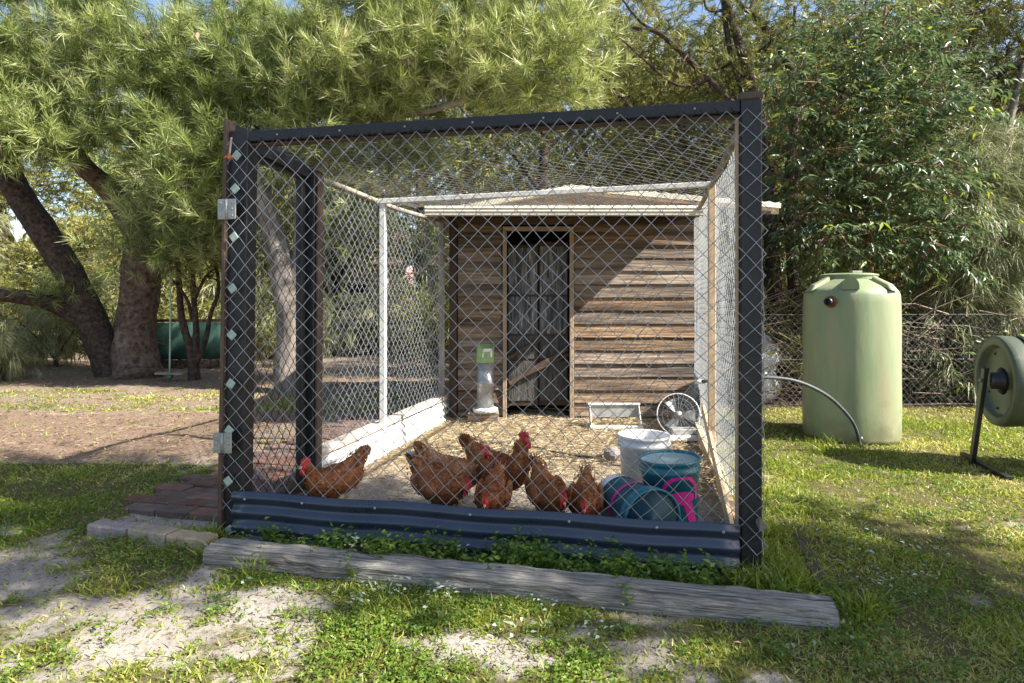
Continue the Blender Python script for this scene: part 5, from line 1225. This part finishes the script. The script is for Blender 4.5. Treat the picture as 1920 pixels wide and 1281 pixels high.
# bushland behind: a few kinds of tree, each copied with its parts
def wood_kind(kind):
    h = {0: 6.5, 1: 5.2, 2: 7.5, 3: 4.2}[kind]
    lm = [[(Vector((0, 0, -.1)), .16), (Vector((.1, 0, h * .3)), .12), (Vector((-.05, .1, h * .6)), .09), (Vector((.1, 0, h * .95)), .03)]]
    bl = []
    for k in range(7):
        z = h * (.32 + .1 * k); a = k * 2.2 + kind; r = h * .2; q = Vector((math.cos(a) * r, math.sin(a) * r, z + .4))
        lm.append([(Vector((.03, .05, z - .5)), .05), (q * .5 + Vector((0, 0, z * .48)), .035), (q, .015)]); bl.append((tuple(q), (h * .17, h * .17, h * .12), 9))
    st, lf, bk = {0: ('needle', 'banksia', 'bark_grey'), 1: ('fine', 'bush', 'bark_dark'), 2: ('fine', 'sheoak', 'bark_dark'), 3: ('weep', 'weeping', 'bark_grey')}[kind]
    return tree('bush_tree', 'x', 'tree', lm, bl, st, M[lf], M[bk], tufts=14, crad=.5, nper=18, nl={0: .2, 1: .17, 2: .18, 3: .34}[kind], nw={0: .020, 1: .026, 2: .020, 3: .016}[kind], mind=.35, tone=.55)
kinds = [wood_kind(k) for k in range(4)]
labs = ['needle-leaved tree standing in the bushland behind the yard', 'yellowish green bushy tree in the bushland behind the yard', 'tall dark fine-leaved tree in the bushland behind the yard', 'pale weeping tree in the bushland behind the yard']
grp = 'bushland trees behind the yard'
spots = []
for i, (x, y, k, s) in enumerate([(-9.6, 13.5, 1, .55), (-13.5, 15, 3, .8), (-7.6, 15.5, 1, 1.0), (-11, 19, 0, 1.2), (-6.5, 19, 3, 1.3), (-4.6, 16.5, 1, 1.0), (-3.0, 20, 2, 1.2), (-1.2, 16, 0, 1.1), (.6, 13.5, 2, 1.05), (1.9, 17, 1, 1.3), (3.6, 14, 1, 1.2), (5.6, 12.6, 2, 1.0), (7.4, 13.8, 1, 1.2), (9.4, 12.2, 3, 1.2), (9.0, 17, 2, 1.3), (12.4, 14.5, 2, 1.2), (5.0, 19, 0, 1.4), (-15.5, 19, 2, 1.2), (-18, 16, 1, 1.2), (15.5, 18, 1, 1.4), (-9, 25, 2, 1.5), (-3.5, 26, 1, 1.7), (2.6, 25, 2, 1.6), (8, 25, 1, 1.7), (14, 26, 0, 1.7), (-16, 27, 1, 1.7), (3.0, 10.8, 2, .8), (6.8, 10.4, 1, .8), (-21, 24, 2, 1.5), (20, 24, 2, 1.5), (12.0, 8.6, 2, 1.1), (15, 11, 1, 1.4), (10.6, 9.3, 1, 1.0), (-14.5, 10.5, 0, 1.1), (-17, 12.5, 1, 1.3)]):
    spots.append((x, y, k, s))
used = set(); woods = []
for x, y, k, s in spots:
    o = kinds[k] if k not in used else copy_tree(kinds[k]); used.add(k)
    o.matrix_basis = Matrix.Translation((x, y, 0)) @ Matrix.Rotation(rnd.uniform(0, 6.28), 4, 'Z') @ Matrix.Scale(s, 4)
    tag(o, labs[k], 'tree', grp); woods.append((x / y, k, o))
rank(woods, labs)

# understorey shrubs
def shrub_kind(kind):
    r = .75; bl = [((0, 0, .75), (r, r, .5), 16), ((.4, .1, 1.1), (.5, .5, .4), 8), ((-.4, -.1, .5), (.5, .5, .35), 8)]
    lm = [[(Vector((0, 0, -.03)), .035), (Vector((.05, 0, .4)), .025), (Vector((.1, .05, .9)), .01)]] + [[(Vector((0, 0, .1)), .02), (Vector((math.cos(a) * .3, math.sin(a) * .3, .5)), .015), (Vector((math.cos(a) * .6, math.sin(a) * .6, .8)), .006)] for a in (0, 1.5, 3, 4.6)]
    return tree('shrub', 'x', 'shrub', lm, bl, ('fine', 'weep', 'broad')[kind], M[('bush', 'weeping', 'broad')[kind]], M['bark_dark'], tufts=10, crad=.3, nper=(16, 16, 8)[kind], nl=(.12, .22, .09)[kind], nw=(.014, .012, .36)[kind], mind=.2, tone=.55)
sk = [shrub_kind(k) for k in range(3)]; used = set(); woods = []
slab = ['yellow-green understorey shrub growing among the bushland trunks', 'grey-green wispy understorey shrub growing among the bushland trunks', 'glossy leafy shrub growing behind the chain link fence']
for x, y, k, s in [(-8.6, 11.8, 1, 1.1), (-10.3, 12.5, 0, 1.3), (-7.3, 11.2, 0, .9), (-6.8, 12.8, 0, 1.1), (-12, 13.5, 0, 1.5), (-5.2, 13.5, 1, 1.2), (-9.2, 15.5, 1, 1.6), (-5.5, 15.2, 0, 1.4), (-3.2, 14.2, 1, 1.1), (-2, 18, 0, 1.5), (-7.8, 9.6, 1, .6), (4.3, 7.7, 2, .8), (5.0, 7.9, 2, .9), (5.9, 7.8, 1, 1.0), (3.5, 7.9, 0, .9), (2.6, 8.0, 0, .9), (6.6, 8.3, 2, 1.1), (2.9, 9.2, 1, 1.2), (4.6, 9.0, 0, 1.3), (7.6, 9.0, 1, 1.3), (5.3, 11, 0, 1.6), (-4.2, 11.8, 0, .7), (-1.5, 12.6, 0, 1.0), (.5, 11.4, 0, 1.3), (1.9, 11, 1, 1.4), (-14.5, 15.5, 1, 1.8), (9.5, 10.5, 0, 1.7), (-.6, 14.5, 1, 1.5)]:
    o = sk[k] if k not in used else copy_tree(sk[k]); used.add(k)
    o.matrix_basis = Matrix.Translation((x, y, 0)) @ Matrix.Rotation(rnd.uniform(0, 6.28), 4, 'Z') @ Matrix.Scale(s, 4)
    tag(o, slab[k], 'shrub', ('understorey shrubs', 'understorey shrubs', 'shrubs behind the chain link fence')[k]); woods.append((x / y, k, o))
rank(woods, slab)

# far wood that reads as one mass
Lv = Leaves(); n = 60000
an = rng.uniform(math.radians(35), math.radians(145), n); d = rng.uniform(31, 40, n)
x, y = np.cos(an) * d * 1.3, np.sin(an) * d; hz = (2.5 + 3.5 * fbm(x * .25, y * .25, 5, 3)) ; z = rng.random(n) ** .8 * hz
Lv.needles(np.stack([x, y, z], -1), randdir(n) + [0, 0, .2], rng.uniform(.3, .7, n), .16, None, np.clip(rng.normal(.5, .25, n), 0, 1))
tag(link('far_wood', Lv.mesh('far_wood', M['bush'])), 'distant mass of bushland foliage behind everything', 'bushland', kind='stuff')

# tangled dry brush behind the fence
m = MB()
for k in range(2200):
    x = rnd.uniform(2.0, 8.4); y = rnd.uniform(7.2, 8.5); z = rnd.random() ** 1.3 * 1.15; L = rnd.uniform(.25, .9); a = rnd.uniform(0, 6.28)
    d = Vector((math.cos(a), math.sin(a) * .5, rnd.uniform(-.4, .8))).normalized() * L; q = Vector((x, y, z))
    e = q + d; e.z = max(.01, e.z); mid = (q + e) / 2 + Vector((rnd.uniform(-.06, .06), 0, rnd.uniform(-.06, .08))); mid.z = max(.01, mid.z)
    m.tube([q, mid, e], [rnd.uniform(.004, .012), .006, .002], 4, cap=False)
tag(m.build('dry_brush', M['twig']), 'tangled pile of dry brown brush and twigs behind the chain link fence', 'brush', kind='stuff')

# crumpled plastic bundle behind the fence
m = MB(); c = Vector((2.95, 7.55, .55)); m.ball(c, (.26, .2, .26), 18, 12)
m.v = [tuple(Vector(v) + Vector((rnd.uniform(-1, 1), rnd.uniform(-1, 1), rnd.uniform(-1, 1))) * .028) for v in m.v]
m.ball(c + Vector((.0, .02, -.35)), (.3, .22, .24), 14, 8)
tag(m.build('plastic_bundle', M['tarp']), 'crumpled white plastic bundle behind the fence left of the tank', 'bundle')

# ------------------------------------------------------------------ far left: swing, shade-cloth fence, house glimpsed through the mesh
def swing():
    top = W(319, 415, 9.5); q = W(318, 700, 9.5)
    t = thing('tree_swing', (q.x, q.y, .1), 'rope swing with plank seat hanging beside the big banksia trunk', 'swing')
    MB().tube(cr([top, (top + q) / 2 + Vector((.01, 0, 0)), q], 5), .012, 6).build('rope', M['rope'], t, smooth=True)
    c = q; s = beam_obj('seat', c + Vector((-.20, 0, .0)), c + Vector((.20, .06, -.01)), .16, .035, M['bark_grey'], t, bevel=.004)
    MB().tube([c + Vector((0, 0, -.01)), c + Vector((0, 0, -.05)), c + Vector((0, 0, -.09))], [.02, .05, .03], 8, .2).build('knot', M['green_plastic'], t, smooth=True)
    # limb it hangs from
swing()
def cloth_fence():
    a = G(270, 693); b = G(455, 690); up = Vector((0, 0, 1)); h = .84
    t = thing('shade_cloth_fence', (a + b) / 2, 'low green shade cloth fence far behind the swing', 'fence')
    vs = []; fs = []; n = 24
    for i in range(n + 1):
        q = a.lerp(b, i / n); w = .02 * math.sin(i * 1.1)
        vs += [q + Vector((0, w, .17)), q + Vector((0, w * .6, .5)), q + Vector((0, 0, h - .01 * math.sin(i * .8) ** 2))]
    fs = [(i * 3 + j, i * 3 + 3 + j, i * 3 + 4 + j, i * 3 + 1 + j) for i in range(n) for j in range(2)]
    o = MB().add(vs, fs).build('shade_cloth', M['shade_cloth'], t, smooth=True); o.modifiers.new('t', 'SOLIDIFY').thickness = .004
    for k in (.05, .35, .65, .95): q = a.lerp(b, k) + Vector((0, .04, 0)); MB().tube([q - up * .05, q + up * (h + .02)], .035, 8).build('fence_post', M['bark_grey'], t, smooth=True)
    beam_obj('top_rail', a + up * (h + .03) + Vector((0, .04, 0)), b + up * (h + .03) + Vector((0, .04, 0)), .05, .05, M['bark_dark'], t)
    beam_obj('plinth_board', a + up * .09 + Vector((0, -.02, 0)), b + up * .09 + Vector((0, -.02, 0)), .03, .15, M['bark_dark'], t)
cloth_fence()
def house():
    y = 22.0; t = thing('house', (-3.0, y + 3, 0), 'pale house with dull brown roof glimpsed far off through the left mesh', 'house')
    x0, x1 = -9.5, -1.6; y1 = y + 5
    MB().box(((x0 + x1) / 2, (y + y1) / 2, 1.25), (x1 - x0, y1 - y, 2.5)).build('wall', M['house_wall'], t)
    MB().add([(x0 - .4, y - .6, 2.45), (x1 + .4, y - .6, 2.45), (x1 + .4, y1 + .4, 2.45), (x0 - .4, y1 + .4, 2.45), (x0 + 1.6, y + 2.4, 3.9), (x1 - 1.6, y + 2.4, 3.9)], [(0, 1, 5, 4), (1, 2, 5), (2, 3, 4, 5), (3, 0, 4), (3, 2, 1, 0)]).build('roof', M['house_roof'], t)
    for x in (-8.2, -5.6):
        w = MB().box((x, y - .02, 1.4), (1.3, .06, 1.1)).build('window', M['house_wall'], t); MB().box((x, y - .055, 1.4), (1.14, .02, .94)).build('pane', M['plastic_black'], w)
    for x in (-6.9, -4.4, -3.55, -2.1):
        MB().tube([(x, y - .5, 0), (x, y - .5, 2.45)], .16, 10).build('veranda_post', M['pink_post'], t, smooth=True)
    MB().box(((x0 + x1) / 2, y - .45, .16), (x1 - x0, .9, .32)).build('veranda_slab', M['house_wall'], t)
house()
